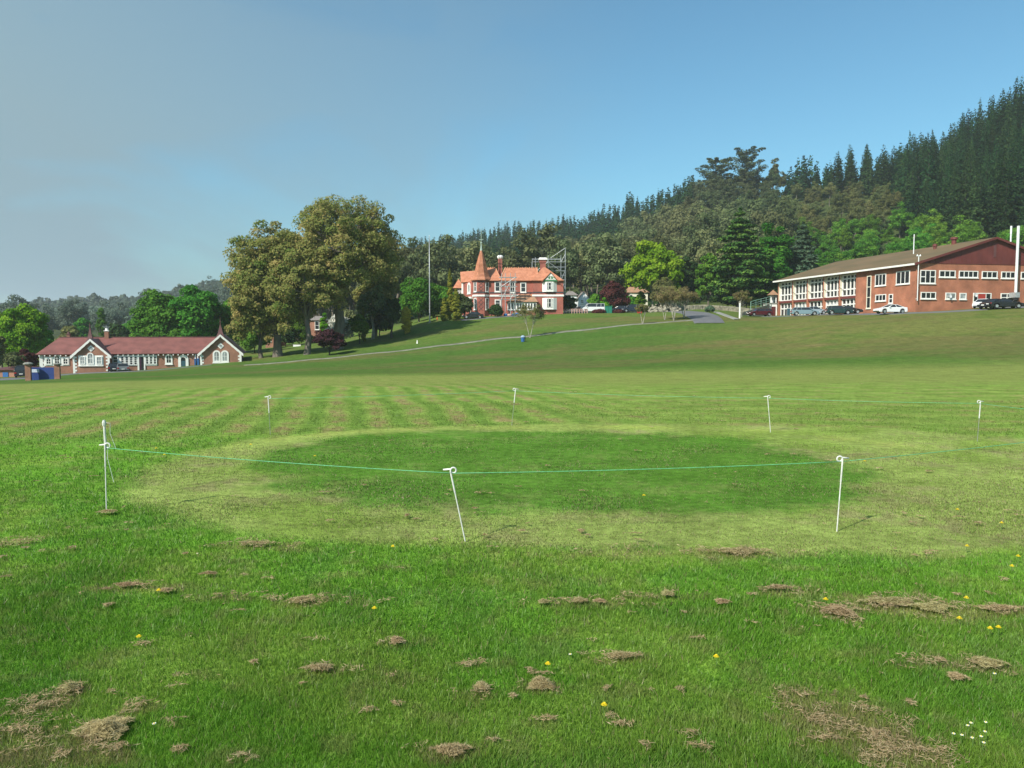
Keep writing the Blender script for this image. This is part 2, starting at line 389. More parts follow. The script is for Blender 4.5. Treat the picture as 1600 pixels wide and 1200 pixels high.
M['asphalt'] = mat('asphalt', (.13, .13, .135), .9, .15, .7, bump=.2)
M['gravel'] = mat('gravel_path', (.17, .165, .13), .95, .25, 1.2, bump=.3)
M['concrete'] = mat('concrete', (.25, .25, .22), .85, .15, .6)
M['stone'] = mat('field_stone', (.24, .22, .165), .9, .4, 1.3, bump=.3)
M['plastic'] = mat('white_plastic', (.60, .60, .57), .4, .12, 30)
M['wire_steel'] = mat('spring_steel', (.38, .38, .37), .4, metal=.6)
M['rope'] = mat('turquoise_polywire', (.13, .42, .21), .6, .2, 40)
M['green_rail'] = mat('pale_green_rail', (.25, .42, .32), .5)
M['pink_rail'] = mat('pink_rail', (.55, .33, .28), .6)
M['green_box'] = mat('green_enamel', (.015, .17, .11), .5)
M['orange'] = mat('orange_plastic', (.7, .12, .03), .5)
M['red'] = mat('red_plastic', (.5, .03, .02), .5)
M['black'] = mat('black_rubber', (.015, .015, .017), .6)
M['rim'] = mat('alloy_rim', (.5, .5, .5), .35, metal=.7)
M['lamp_glass'] = mat('lamp_glass', (.7, .7, .68), .15)
M['tail_red'] = mat('tail_light', (.35, .01, .01), .2)
M['white_wall'] = mat('whitewashed_wall', (.74, .75, .76), .7, .04, 1)
M['grey_roof'] = mat('grey_roof', (.22, .19, .17), .8, .2, 2)
M['bark'] = mat('bark', (.14, .12, .095), .95, .35, 2, bump=.5, stretch=(1, 1, .3))
M['bark_dark'] = mat('bark_dark', (.05, .045, .035), .95, .3, 2)
M['bark_pale'] = mat('bark_pale', (.30, .28, .23), .9, .25, 3)
M['wood_dark'] = mat('dark_fence_wood', (.06, .045, .04), .9, .2, 2)
def paint(name, c): return mat(name, c, .25, spec=.6)
LM = {}
LM['oak'] = leaf_mat('leaf_spring_oak', (.085, .13, .028), (.175, .18, .055), (.29, .225, .09), .45, .0)
LM['maple'] = leaf_mat('leaf_deep_green', (.03, .09, .013), (.06, .15, .02), (.10, .20, .03), .25, .1)
LM['lime'] = leaf_mat('leaf_lime', (.055, .14, .010), (.105, .22, .014), (.19, .29, .025), .35, .1)
LM['fresh'] = leaf_mat('leaf_fresh_green', (.035, .10, .012), (.06, .16, .02), (.12, .22, .03), .3, .25)
LM['gum'] = leaf_mat('leaf_gum', (.045, .060, .026), (.082, .098, .042), (.13, .14, .062), .2, .4)
LM['gumfar'] = leaf_mat('leaf_gum_hazed', (.050, .078, .060), (.085, .115, .085), (.12, .15, .105), .2, .25)  # distance haze mixed into the leaf colour: bluer and paler than the near gums
LM['brown'] = leaf_mat('leaf_bronze', (.048, .060, .022), (.088, .098, .036), (.13, .135, .052), .2, .25)
LM['pine'] = leaf_mat('needle_pine', (.007, .022, .008), (.017, .043, .015), (.038, .072, .023), .1, .5)
LM['cedar'] = leaf_mat('needle_cedar', (.016, .045, .012), (.04, .095, .02), (.12, .19, .035), .1, .0)
LM['deodar'] = leaf_mat('needle_deodar', (.028, .055, .034), (.05, .085, .05), (.08, .115, .065), .1, .0)
LM['macro'] = leaf_mat('needle_cypress', (.022, .036, .015), (.048, .064, .027), (.092, .105, .046), .1, .1)
LM['copper'] = leaf_mat('leaf_copper', (.030, .010, .012), (.06, .02, .02), (.095, .038, .033), .2, .0)
LM['purple'] = leaf_mat('leaf_purple', (.016, .008, .012), (.034, .014, .018), (.055, .026, .026), .15, .0)
LM['golden'] = leaf_mat('leaf_golden', (.20, .19, .02), (.34, .27, .03), (.45, .38, .06), .2, .0)
LM['cyp'] = leaf_mat('leaf_golden_cypress', (.07, .085, .012), (.13, .14, .02), (.19, .19, .03), .1, .0)
LM['dark'] = leaf_mat('leaf_dark_shrub', (.012, .026, .010), (.022, .045, .015), (.045, .07, .025), .1, .0)
LM['blossom'] = leaf_mat('leaf_blossom', (.24, .25, .20), (.42, .42, .38), (.55, .55, .5), .2, .0)
LM['twig'] = leaf_mat('leaf_bronze_bud', (.10, .095, .04), (.16, .13, .065), (.14, .18, .045), .25, .1)
# ------------------------------------------------------------------ ground mesh
def build_ground():
    te = R(47)
    th = np.concatenate([np.linspace(-math.pi, -te, 26)[:-1], np.linspace(-te, te, 420), np.linspace(te, math.pi, 26)[1:-1]])
    r = np.concatenate([np.geomspace(.4, 2, 8)[:-1], np.geomspace(2, 260, 360)[:-1], np.geomspace(260, 4500, 70)])
    TH, RR = np.meshgrid(th, r); x = (RR*np.sin(TH)).ravel(); y = (RR*np.cos(TH)).ravel()
    z = zg(x, y); z = z-(1-np.clip(np.hypot(x, y)/30, 0, 1))*0+ (fbm(x, y, 1.1, 3)-.5)*.02*(y < 60)
    n = len(th); m = len(r)
    V = np.c_[x, y, z]; V = np.vstack([V, [[0, 0, 0]]])
    i, j = np.meshgrid(np.arange(m-1), np.arange(n), indexing='ij'); i = i.ravel(); j = j.ravel(); j2 = (j+1) % n
    Q = np.c_[i*n+j, i*n+j2, (i+1)*n+j2, (i+1)*n+j][:, ::-1]
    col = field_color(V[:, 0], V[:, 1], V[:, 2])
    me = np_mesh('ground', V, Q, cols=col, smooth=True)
    mt = bpy.data.materials.new('turf'); mt.use_nodes = True; t = mt.node_tree; b = t.nodes['Principled BSDF']
    b.inputs['Roughness'].default_value = 1; b.inputs['Specular IOR Level'].default_value = .03
    a = t.nodes.new('ShaderNodeAttribute'); a.attribute_name = 'col'
    g = t.nodes.new('ShaderNodeNewGeometry')
    n1 = t.nodes.new('ShaderNodeTexNoise'); n1.inputs['Scale'].default_value = 9; n1.inputs['Detail'].default_value = 8; n1.inputs['Roughness'].default_value = .7
    n2 = t.nodes.new('ShaderNodeTexNoise'); n2.inputs['Scale'].default_value = 1.1; n2.inputs['Detail'].default_value = 12; n2.inputs['Roughness'].default_value = .78
    t.links.new(g.outputs['Position'], n1.inputs['Vector']); t.links.new(g.outputs['Position'], n2.inputs['Vector'])
    ad = t.nodes.new('ShaderNodeMath'); t.links.new(n1.outputs['Fac'], ad.inputs[0]); t.links.new(n2.outputs['Fac'], ad.inputs[1])
    mr = t.nodes.new('ShaderNodeMapRange'); mr.inputs[1].default_value = .7; mr.inputs[2].default_value = 1.3; mr.inputs[3].default_value = .42; mr.inputs[4].default_value = 1.55
    t.links.new(ad.outputs[0], mr.inputs[0])
    mx = t.nodes.new('ShaderNodeVectorMath'); mx.operation = 'SCALE'; t.links.new(a.outputs['Color'], mx.inputs[0]); t.links.new(mr.outputs[0], mx.inputs['Scale'])
    t.links.new(mx.outputs[0], b.inputs['Base Color'])
    bp = t.nodes.new('ShaderNodeBump'); bp.inputs['Strength'].default_value = .5; bp.inputs['Distance'].default_value = .06
    t.links.new(n1.outputs['Fac'], bp.inputs['Height']); t.links.new(bp.outputs[0], b.inputs['Normal'])
    o = link('ground', me, mt); tag(o, kind='structure', label='mown sports field rising to a grassy bank and wooded hill')
    # centre cap
    k = 52
    v = [(0, 0, 0)]+[(.4*math.sin(2*math.pi*q/k)*1.02, .4*math.cos(2*math.pi*q/k)*1.02, -.004) for q in range(k)]
    return o
build_ground()
def ribbon(name, pts, widths, m, label, lift=.07, seg=1.2):
    """surface strip draped on the terrain; pts world x,y"""
    P = [Vector((p[0], p[1])) for p in pts]; W = list(widths); Q = []; WW = []
    for i in range(len(P)-1):
        n = max(1, int((P[i+1]-P[i]).length/seg))
        for k in range(n):
            t = k/n; Q.append(P[i].lerp(P[i+1], t)); WW.append(W[i]*(1-t)+W[i+1]*t)
    Q.append(P[-1]); WW.append(W[-1]); vs = []; fs = []; K = 9
    for i, q in enumerate(Q):
        d = (Q[min(i+1, len(Q)-1)]-Q[max(i-1, 0)]).normalized(); nn = Vector((-d.y, d.x))
        for j in range(K):
            s = q+nn*WW[i]*(j/(K-1)-.5); e = lift if 0 < j < K-1 else -.15
            vs.append((s.x, s.y, zg1(s.x, s.y)+e))
    for i in range(len(Q)-1):
        for j in range(K-1):
            fs.append((i*K+j, i*K+j+1, (i+1)*K+j+1, (i+1)*K+j))
    me = bpy.data.meshes.new(name); me.from_pydata(vs, [], fs); me.update(); me.polygons.foreach_set('use_smooth', [True]*len(fs))
    o = link(name, me, m); tag(o, label, kind='structure'); return o
def G(px, py): g = ground_at(px, py); return (g[0], g[1])
pp = [G(385, 570.5), G(450, 566), G(520, 559.5), G(600, 551), G(650, 545.5), G(720, 537), G(820, 526.5), G(900, 517), G(1000, 506.5), G(1060, 502), G(1095, 500)]
ribbon('gravel_path', pp, [1.6]*8+[1.5, 1.5, 2.5], M['gravel'], 'thin gravel path climbing across the bank towards the road')
def GX(px, D): return ((px-800)/F*D, D)
ribbon('road', [GX(1108, 119), GX(1103, 128), GX(1095, 140), GX(1085, 155), GX(1060, 172), GX(1000, 176), GX(900, 176), GX(800, 160.0), GX(720, 157)], [5.5, 6, 7, 7, 6, 5, 5, 3.5, 3], M['asphalt'], 'grey asphalt road bending behind the crest to the mansion')
ribbon('parking_area', [GX(1175, 150), GX(1260, 140), GX(1330, 126), GX(1405, 113), GX(1500, 111.5), GX(1640, 114)], [4, 5, 5, 5, 5, 5], M['asphalt'], 'narrow asphalt parking strip in front of the brick hall')
ribbon('concrete_footpath', [GX(1150, 126), GX(1135, 140), GX(1118, 165)], [1.2, 1.6, 1.8], M['concrete'], 'pale concrete footpath beside the road')
ribbon('forecourt', [GX(-80, 103), GX(0, 107), GX(60, 113), GX(120, 119), GX(180, 118.5), GX(250, 121), GX(330, 124.5)], [9, 9, 6, 3.6, 3.4, 1.6, .6], M['asphalt'], 'asphalt forecourt along the front of the long brick cottage')
# ------------------------------------------------------------------ facade frames
class Frame:
    def __init__(s, O, ang):
        s.O = Vector(O); s.a = ang; s.M = Matrix.Translation(s.O) @ Matrix.Rotation(ang, 4, 'Z'); s.I = s.M.inverted()
    def f(s, px, py, y0=0.):
        c = s.I @ Vector((0, 0, CAMH)); d = s.I.to_3x3() @ Vector(raydir(px, py)); t = (y0-c.y)/d.y
        p = c+d*t; return p.x, p.z
    def rect(s, x0, y0, x1, y1, yy=0.):   # pixel rect -> local x0,z0,x1,z1
        xm = (x0+x1)/2; ym = (y0+y1)/2
        return s.f(x0, ym, yy)[0], s.f(xm, y1, yy)[1], s.f(x1, ym, yy)[0], s.f(xm, y0, yy)[1]
def window(par, rc, y, cols=1, rows=1, fw=.10, bar=.06, arch=False, sill=True, Mx=None, glass='glass', d=.09, fm='white', label=None, name='window', rsplit=None, csplit=None):
    x0, z0, x1, z1 = rc; f = MB(Mx); g = MB(Mx)
    if not arch:
        f.box(x0, x1, y-d, y+.02, z1-fw, z1); f.box(x0, x0+fw, y-d, y+.02, z0+fw, z1-fw); f.box(x1-fw, x1, y-d, y+.02, z0+fw, z1-fw)
        f.box(x0, x1, y-d, y+.02, z0, z0+fw)
        g.box(x0+fw, x1-fw, y-.03, y+.01, z0+fw, z1-fw); zt = z1-fw
    else:
        r = (x1-x0)/2; cx = (x0+x1)/2; zc = z1-r; n = 10
        o = [(x0, z0)]+[(cx-r*math.cos(math.pi*k/n), zc+r*math.sin(math.pi*k/n)) for k in range(n+1)]+[(x1, z0)]
        ri = r-fw; q = [(x0+fw, z0+fw)]+[(cx-ri*math.cos(math.pi*k/n), zc+ri*math.sin(math.pi*k/n)) for k in range(n+1)]+[(x1-fw, z0+fw)]
        m = len(o)
        vs = [(p[0], y-d, p[1]) for p in o]+[(p[0], y-d, p[1]) for p in q]+[(p[0], y+.02, p[1]) for p in o]+[(p[0], y+.02, p[1]) for p in q]
        fs = []
        for i in range(m):
            j = (i+1) % m; fs += [(i, j, m+j, m+i), (j, i, 2*m+i, 2*m+j), (m+i, m+j, 3*m+j, 3*m+i)]
        f.add(vs, fs); g.prism(q, y-.03, y+.01); zt = zc+ri*.55
    iw = x1-x0-2*fw; ih = z1-z0-2*fw
    cs = csplit or [k/cols for k in range(1, cols)]; rs = rsplit or [k/rows for k in range(1, rows)]
    for c in cs:
        xc = x0+fw+iw*c; f.box(xc-bar/2, xc+bar/2, y-d+.02, y-.031, z0+fw, zt if not arch else z1-fw*1.2)
    for c in rs:
        zc_ = z0+fw+ih*c; f.box(x0+fw, x1-fw, y-d+.025, y-.031, zc_-bar/2, zc_+bar/2)
    if sill: f.box(x0-.06, x1+.06, y-d-.08, y-.001, z0-.12, z0-.002)
    o = f.build(name, M[fm], par); g.build('pane', M[glass], o)
    if label: o['label'] = label
    return o
def prismpart(name, par, m, pts, y0, y1, Mx=None): return MB(Mx).prism(pts, y0, y1).build(name, m, par)
def chimney(par, fr, x0, y0, x1, y1, yy, m, capm, capw=.15, caph=.35, pot=True, dep=.9, name='chimney'):
    a, z0, b, z1 = fr.rect(x0, y0, x1, y1, yy)
    c = MB().box(a, b, yy, yy+dep, z0-2.2, z1).build(name, m, par)
    q = MB().box(a-capw, b+capw, yy-capw, yy+dep+capw, z1, z1+caph)
    if pot: q.lathe([((b-a)*.45, z1+caph), ((b-a)*.38, z1+caph+.35)], 8, ((a+b)/2, yy+dep/2))
    q.build('chimney_cap', capm, c); return c
# ------------------------------------------------------------------ long brick cottage (left)
def build_cottage():
    A = PT(62, 585, 120); B = PT(378, 572, 128.5); ang = math.atan2(B[1]-A[1], B[0]-A[0])
    fr = Frame((A[0], A[1], A[2]), ang)
    t = thing('brick_cottage', 'long low orange brick building with red roof, white window surrounds and two gables', 'building', A, ang)
    f = fr.f; RE = 1.6   # recess of the long walls behind the gable fronts
    xl = f(62, 570, RE)[0]; xr = f(377, 560, 0)[0]; BZ = -3.0
    ze = (f(140, 553.5, RE)[1]+f(260, 551.5, RE)[1])/2
    dep = 8.6; zr = f(240, 527, RE+dep/2)[1]
    g1 = (f(114, 560)[0], f(171, 560)[0]); g2 = (f(313, 560)[0], f(377, 560)[0])
    # walls
    MB().box(xl, g1[0], RE, RE+dep, BZ, ze).box(g1[0]-.001, g2[1]-.3, RE+.01, RE+dep-.01, BZ, ze).build('wall', M['brick_left'], t)
    for (a, b), apx, apy, ey in ((g1, 140.8, 531.5, 554), (g2, 344.5, 524.5, 550.5)):
        za = f(apx, apy)[1]; ze1 = f(apx, ey)[1]-.05; cx = (a+b)/2
        w = prismpart('gable_wall', t, M['brick_left'], [(a, BZ), (b, BZ), (b, ze1), (cx, za-.15), (a, ze1)], 0, RE+dep*.5)
        # quoins: a white strip with alternating blocks
        for s, x in ((1, a), (-1, b)):
            q = MB(); xa, xb = sorted((x-.03*s, x+.28*s)); q.box(xa, xb, -.05, .05, BZ, ze1)
            z = -2.2; k = 0
            while z < ze1-.3:
                if z > -1.0:
                    xa, xb = sorted((x+.28*s, x+.52*s)); q.box(xa, xb, -.045, .02, z, z+.26)
                z += .52
            q.build('quoin', M['white'], w)
        # scalloped barge boards
        for s in (-1, 1):
            ov = .35; x1 = cx+s*((b-a)/2+ov); zz = ze1-ov*(za-ze1)/((b-a)/2)
            nn = 14; top = []; bot = []
            for k in range(nn+1):
                u = k/nn; top.append((cx+(x1-cx)*u, za+.22+(zz+.12-za-.22)*u)); bot.append((cx+(x1-cx)*u, za-.12+(zz-.28-za+.12)*u-.10*abs(math.sin(u*math.pi*5))))
            m = MB(); n2 = nn+1
            vs = [(p[0], -.42, p[1]) for p in top]+[(p[0], -.42, p[1]) for p in bot]+[(p[0], -.34, p[1]) for p in top]+[(p[0], -.34, p[1]) for p in bot]
            fs = []
            for k in range(nn): fs += [(k, k+1, n2+k+1, n2+k), (2*n2+k, 3*n2+k, 3*n2+k+1, 2*n2+k+1), (k, 2*n2+k, 2*n2+k+1, k+1), (n2+k, n2+k+1, 3*n2+k+1, 3*n2+k)]
            m.add(vs, fs); m.build('barge_board', M['white'], t)
        # gable roof running back
        hw = (b-a)/2+.4; zt = za+.24; zl = ze1-.4*(za-ze1)/((b-a)/2)+.14
        r = MB()
        back = RE+dep*.5 if cx < 15 else RE+dep+1.0
        for s in (-1, 1): r.slab([(cx, -.34, zt), (cx+s*hw, -.34, zl), (cx+s*hw, back, zl), (cx, back, zt)][::s], .07)
        r.build('gable_roof', M['roof_dark' if cx > 15 and False else 'roof_red'], t)
        # diamond
        dz = f(apx, 544.5 if cx < 15 else 540.5)[1]; r_ = .52
        dm = MB().prism([(cx-r_, dz), (cx, dz-r_), (cx+r_, dz), (cx, dz+r_)], -.06, .01)
        dd = dm.build('diamond_vent', M['white'], w)
        MB().lathe([(.22, 0), (.22, .03)], 10).build('vent_opening', M['glass_pale'], dd)
        dd.children[0].location = (cx, -.07, dz); dd.children[0].rotation_euler = (math.pi/2, 0, 0)
    # main roof with a hip at the left, ridge
    ov = .45; yl = RE-ov; yb = RE+dep+ov; yr = RE+dep/2; x0 = xl-ov; x1 = g2[0]+.6; xh = f(93, 529, yr)[0]; zee = ze-.02
    r = MB()
    r.slab([(x0, yl, zee), (x1, yl, zee), (x1+2.8, yr, zr), (xh, yr, zr)], .12)
    r.slab([(x1, yb, zee), (x0, yb, zee), (xh, yr, zr), (x1+2.8, yr, zr)], .12)
    r.slab([(x0, yb, zee), (x0, yl, zee), (xh, yr, zr)], .12)
    ro = r.build('roof', M['roof_red'], t)
    MB().box(xh, x1+2.8, yr-.12, yr+.12, zr-.06, zr+.1).build('ridge_cap', M['roof_dark'], ro)
    # rafters ends under eave
    q = MB(); x = xl
    while x < g2[0]-.3:
        if not (g1[0]-.2 < x < g1[1]+.2): q.box(x, x+.16, yl+.02, RE-.02, ze-.34, ze-.16)
        x += .75
    q.build('eave_brackets', M['white'], ro)['kind'] = 'stuff'
    # spires on the gable roofs
    for apx, ztop, zn, bw, zb in ((140.8, 512.5, 504, 1.0, 531), (344.5, 507, 496, 1.25, 524)):
        yy = 2.2; x = f(apx, 520, yy)[0]; z1 = f(apx, ztop, yy)[1]; z2 = f(apx, zn, yy)[1]; z0 = f(apx, zb, yy)[1]-.5; H = z1-z0
        s = MB().lathe([(bw*1.0, z0-.2), (bw*.55, z0+.28*H), (bw*.36, z0+.5*H), (.1, z1)], 4, (x, yy), math.pi/4).build('spire', M['roof_dark'], t)
        MB().lathe([(.08, z1-.05), (.05, z1+.3), (.16, z1+.4), (.04, z1+.5), (.03, z2)], 6, (x, yy)).build('finial', M['roof_dark'], s)
    chimney(t, fr, 163, 517.5, 169.5, 529, yr-.4, M['brick_left'], M['white'], .08, .12)
    chimney(t, fr, 104, 523, 109, 529, yr+.2, M['brick_left'], M['roof_dark'], .08, .15)
    an = MB(); x, z = f(166, 512, yr); an.bar((x, yr, z-1), (x, yr, z+.4), .05); an.bar((x-.6, yr, z+.15), (x+.6, yr, z+.15), .04); an.bar((x-.4, yr, z), (x+.4, yr, z), .04)
    an.build('aerial', M['steel'], t)
    # left wing windows
    def panel(x0, y0, x1, y1, yy): a, z0, b, z1 = fr.rect(x0, y0, x1, y1, yy); return MB().box(a, b, yy-.05, yy+.01, z0, z1)
    pn = panel(68.5, 557.5, 109, 571.5, RE).build('window_surround', M['white'], t)
    window(pn, fr.rect(71, 559.5, 81, 570, RE-.05), RE-.05, 2, 2, .18, sill=False); window(pn, fr.rect(97.5, 559.5, 107.5, 570, RE-.05), RE-.05, 2, 2, .18, sill=False)
    window(t, fr.rect(84.5, 554, 94, 569.5, RE-.05), RE-.05, 2, 3, .14, arch=True, sill=False)
    xa = f(62.3, 570, RE)[0]; q = MB().box(xa-.03, xa+.45, RE-.05, RE+.05, BZ, ze-.1)
    for k in range(6): q.box(xa+.45, xa+.66, RE-.045, RE+.02, -1.0+k*.52, -.74+k*.52)
    q.build('quoin', M['white'], t)
    # gable 1 window group
    pn = panel(122.5, 555.5, 161.5, 571, 0).build('window_surround', M['white'], t)
    window(pn, fr.rect(124.5, 557, 133, 569.5, -.05), -.05, 2, 2, .12, glass='glass_pale', sill=False); window(pn, fr.rect(150.5, 557, 159.5, 569.5, -.05), -.05, 2, 2, .12, glass='glass_pale', sill=False)
    window(t, fr.rect(136, 551, 146.5, 569.5, -.05), -.05, 2, 2, .16, arch=True, glass='glass_pale', sill=False)
    a, z0, b, z1 = fr.rect(122, 571, 162, 572.3); MB().box(a, b, -.16, -.001, z0, z1).build('sill', M['white'], t)
    # gable 2
    for u in (332.5, 345.3): window(t, fr.rect(u, 547.3, u+12.2, 566, 0), 0, 2, 2, .26, arch=True, glass='glass_pale', sill=False)
    a, z0, b, z1 = fr.rect(332, 566, 358.5, 567.6); MB().box(a, b, -.16, -.001, z0, z1).build('sill', M['white'], t)
    # long wall joinery
    pn = panel(176, 555, 245.5, 571.5, RE).build('window_surround', M['white'], t)
    window(pn, fr.rect(176.3, 557, 184.5, 571, RE-.05), RE-.05, 1, 3, .08, sill=False)
    for i in range(4): window(pn, fr.rect(188.5+i*6.8, 556.5, 194.6+i*6.8, 570.5, RE-.05), RE-.05, 1, 4, .12, sill=False)
    for i in range(3): window(pn, fr.rect(227.2+i*6.1, 556, 232.8+i*6.1, 569.5, RE-.05), RE-.05, 1, 3, .12, sill=False)
    a, z0, b, z1 = fr.rect(215, 554.5, 227, 580, RE)
    d = MB().box(a, a+.25, RE-.12, RE+.02, z0-.4, z1).box(b-.2, b, RE-.12, RE+.02, z0-.4, z1).box(a+.25, b-.2, RE-.12, RE+.02, z1-.3, z1).build('door_frame', M['white'], t)
    mid = a+.25+(b-a-.45)*.45
    MB().box(a+.25, mid, RE-.075, RE-.055, z0-.4, z1-.3).build('door_leaf', M['purple_door'], d); MB().box(mid, b-.2, RE-.07, RE-.055, z0-.4, z1-.3).build('doorway', M['glass'], d)
    window(t, fr.rect(258, 553, 269.5, 569, RE), RE, 2, 2, .24, arch=True)
    a, z0, b, z1 = fr.rect(278.5, 554, 294.5, 578, RE)
    fo = window(t, (a, z0-.4, b, z1), RE, 1, 1, .42, arch=True, sill=False, d=.12, name='door_frame')
    MB().box(a+.45, b-.45, RE-.07, RE-.04, z0-.4, z1-1.05).build('door_leaf', M['blue_door'], fo)
    for u in (305.6, 309.6):
        x = f(u, 560, RE)[0]; MB().tube([(x, RE-.12, -1), (x, RE-.12, ze-.2)], .11, 6).build('downpipe', M['white'], t)
    # plinth at the base
    # things beside the wall
    for k, (u, w_) in enumerate(((305.3, .26), (309.9, .42))):
        x, z = f(u, 577, RE-.6); p = fr.M @ Vector((x, RE-.55, 0)); gz = zg1(p.x, p.y)
        b = thing('wheelie_bin', ('narrow blue bin left of the pair by the white downpipes', 'wider blue bin right of the pair by the white downpipes')[k], 'bin', (p.x, p.y, gz), ang, 'blue bins by the cottage')
        MB().add([(-w_*.42, -.25, 0), (w_*.42, -.25, 0), (w_*.42, .25, 0), (-w_*.42, .25, 0), (-w_*.5, -.32, 1.0), (w_*.5, -.32, 1.0), (w_*.5, .32, 1.0), (-w_*.5, .32, 1.0)], [(0,3,2,1),(4,5,6,7),(0,1,5,4),(1,2,6,5),(2,3,7,6),(3,0,4,7)]).build('bin_body', M['blue_bin'], b)
        MB().box(-w_*.52, w_*.52, -.36, .36, 1.0, 1.08).build('lid', M['blue_bin'], b)
    return fr
FC_ = build_cottage()
# ------------------------------------------------------------------ gate pillars and blue sign board
def build_signboard():
    for k, px in enumerate((43.8, 89.2)):
        D = 96; top = PT(px, 569.5 if k == 0 else 569.5, D); gx = top[0]; gz = zg1(gx, D)
        t = thing('gate_pillar', ('brick gate pillar with domed cap left of the blue board', 'brick gate pillar with flat cap right of the blue board')[k], 'pillar', (gx, D, gz), R(18), 'brick pillars either side of the board')
        h = top[2]-gz; MB().box(-.3, .3, -.3, .3, -.4, h).build('shaft', M['brick_left'], t)
        MB().lathe([(.55, h), (.58, h+.1), (.4, h+.24), (.05, h+.3)] if k == 0 else [(.5, h), (.52, h+.1), (.35, h+.16), (.05, h+.18)], 8, rot=math.pi/8).build('cap', M['concrete'], t)
    D = 97.2; a = PT(48.5, 574, D); b = PT(86, 574, D); bz = PT(66, 594, D)[2]; tz = a[2]
    t = thing('sign_board', 'wide dark blue board with a small white notice between two brick pillars', 'sign', ((a[0]+b[0])/2, D, bz), 0)
    hw = (b[0]-a[0])/2; hh = tz-bz
    MB().box(-hw, hw, -.03, .03, 0, hh).build('board', M['blue'], t)
    for x in (-hw+.15, 0, hw-.15): MB().box(x-.05, x+.05, .031, .12, -.8, hh-.05).build('post', M['wood_dark'], t)
    s = MB().box(-hw+.12, -hw+1.05, -.05, -.031, hh-.62, hh-.26).build('notice', mat('notice_white', (.6, .66, .72), .5), t)
    q = MB(); x = -hw+.17                        # line of small unreadable grey-blue characters
    for wd, g in ((.06, .03), (.05, .03), (.07, .07), (.05, .03), (.06, .03), (.04, .07), (.06, .03), (.05, .03), (.06, .03), (.05, .0)):
        q.box(x, x+wd, -.056, -.0505, hh-.50, hh-.40); x += wd+g
    q.build('lettering', mat('lettering_blue', (.08, .14, .3), .5), s)['kind'] = 'stuff'
build_signboard()
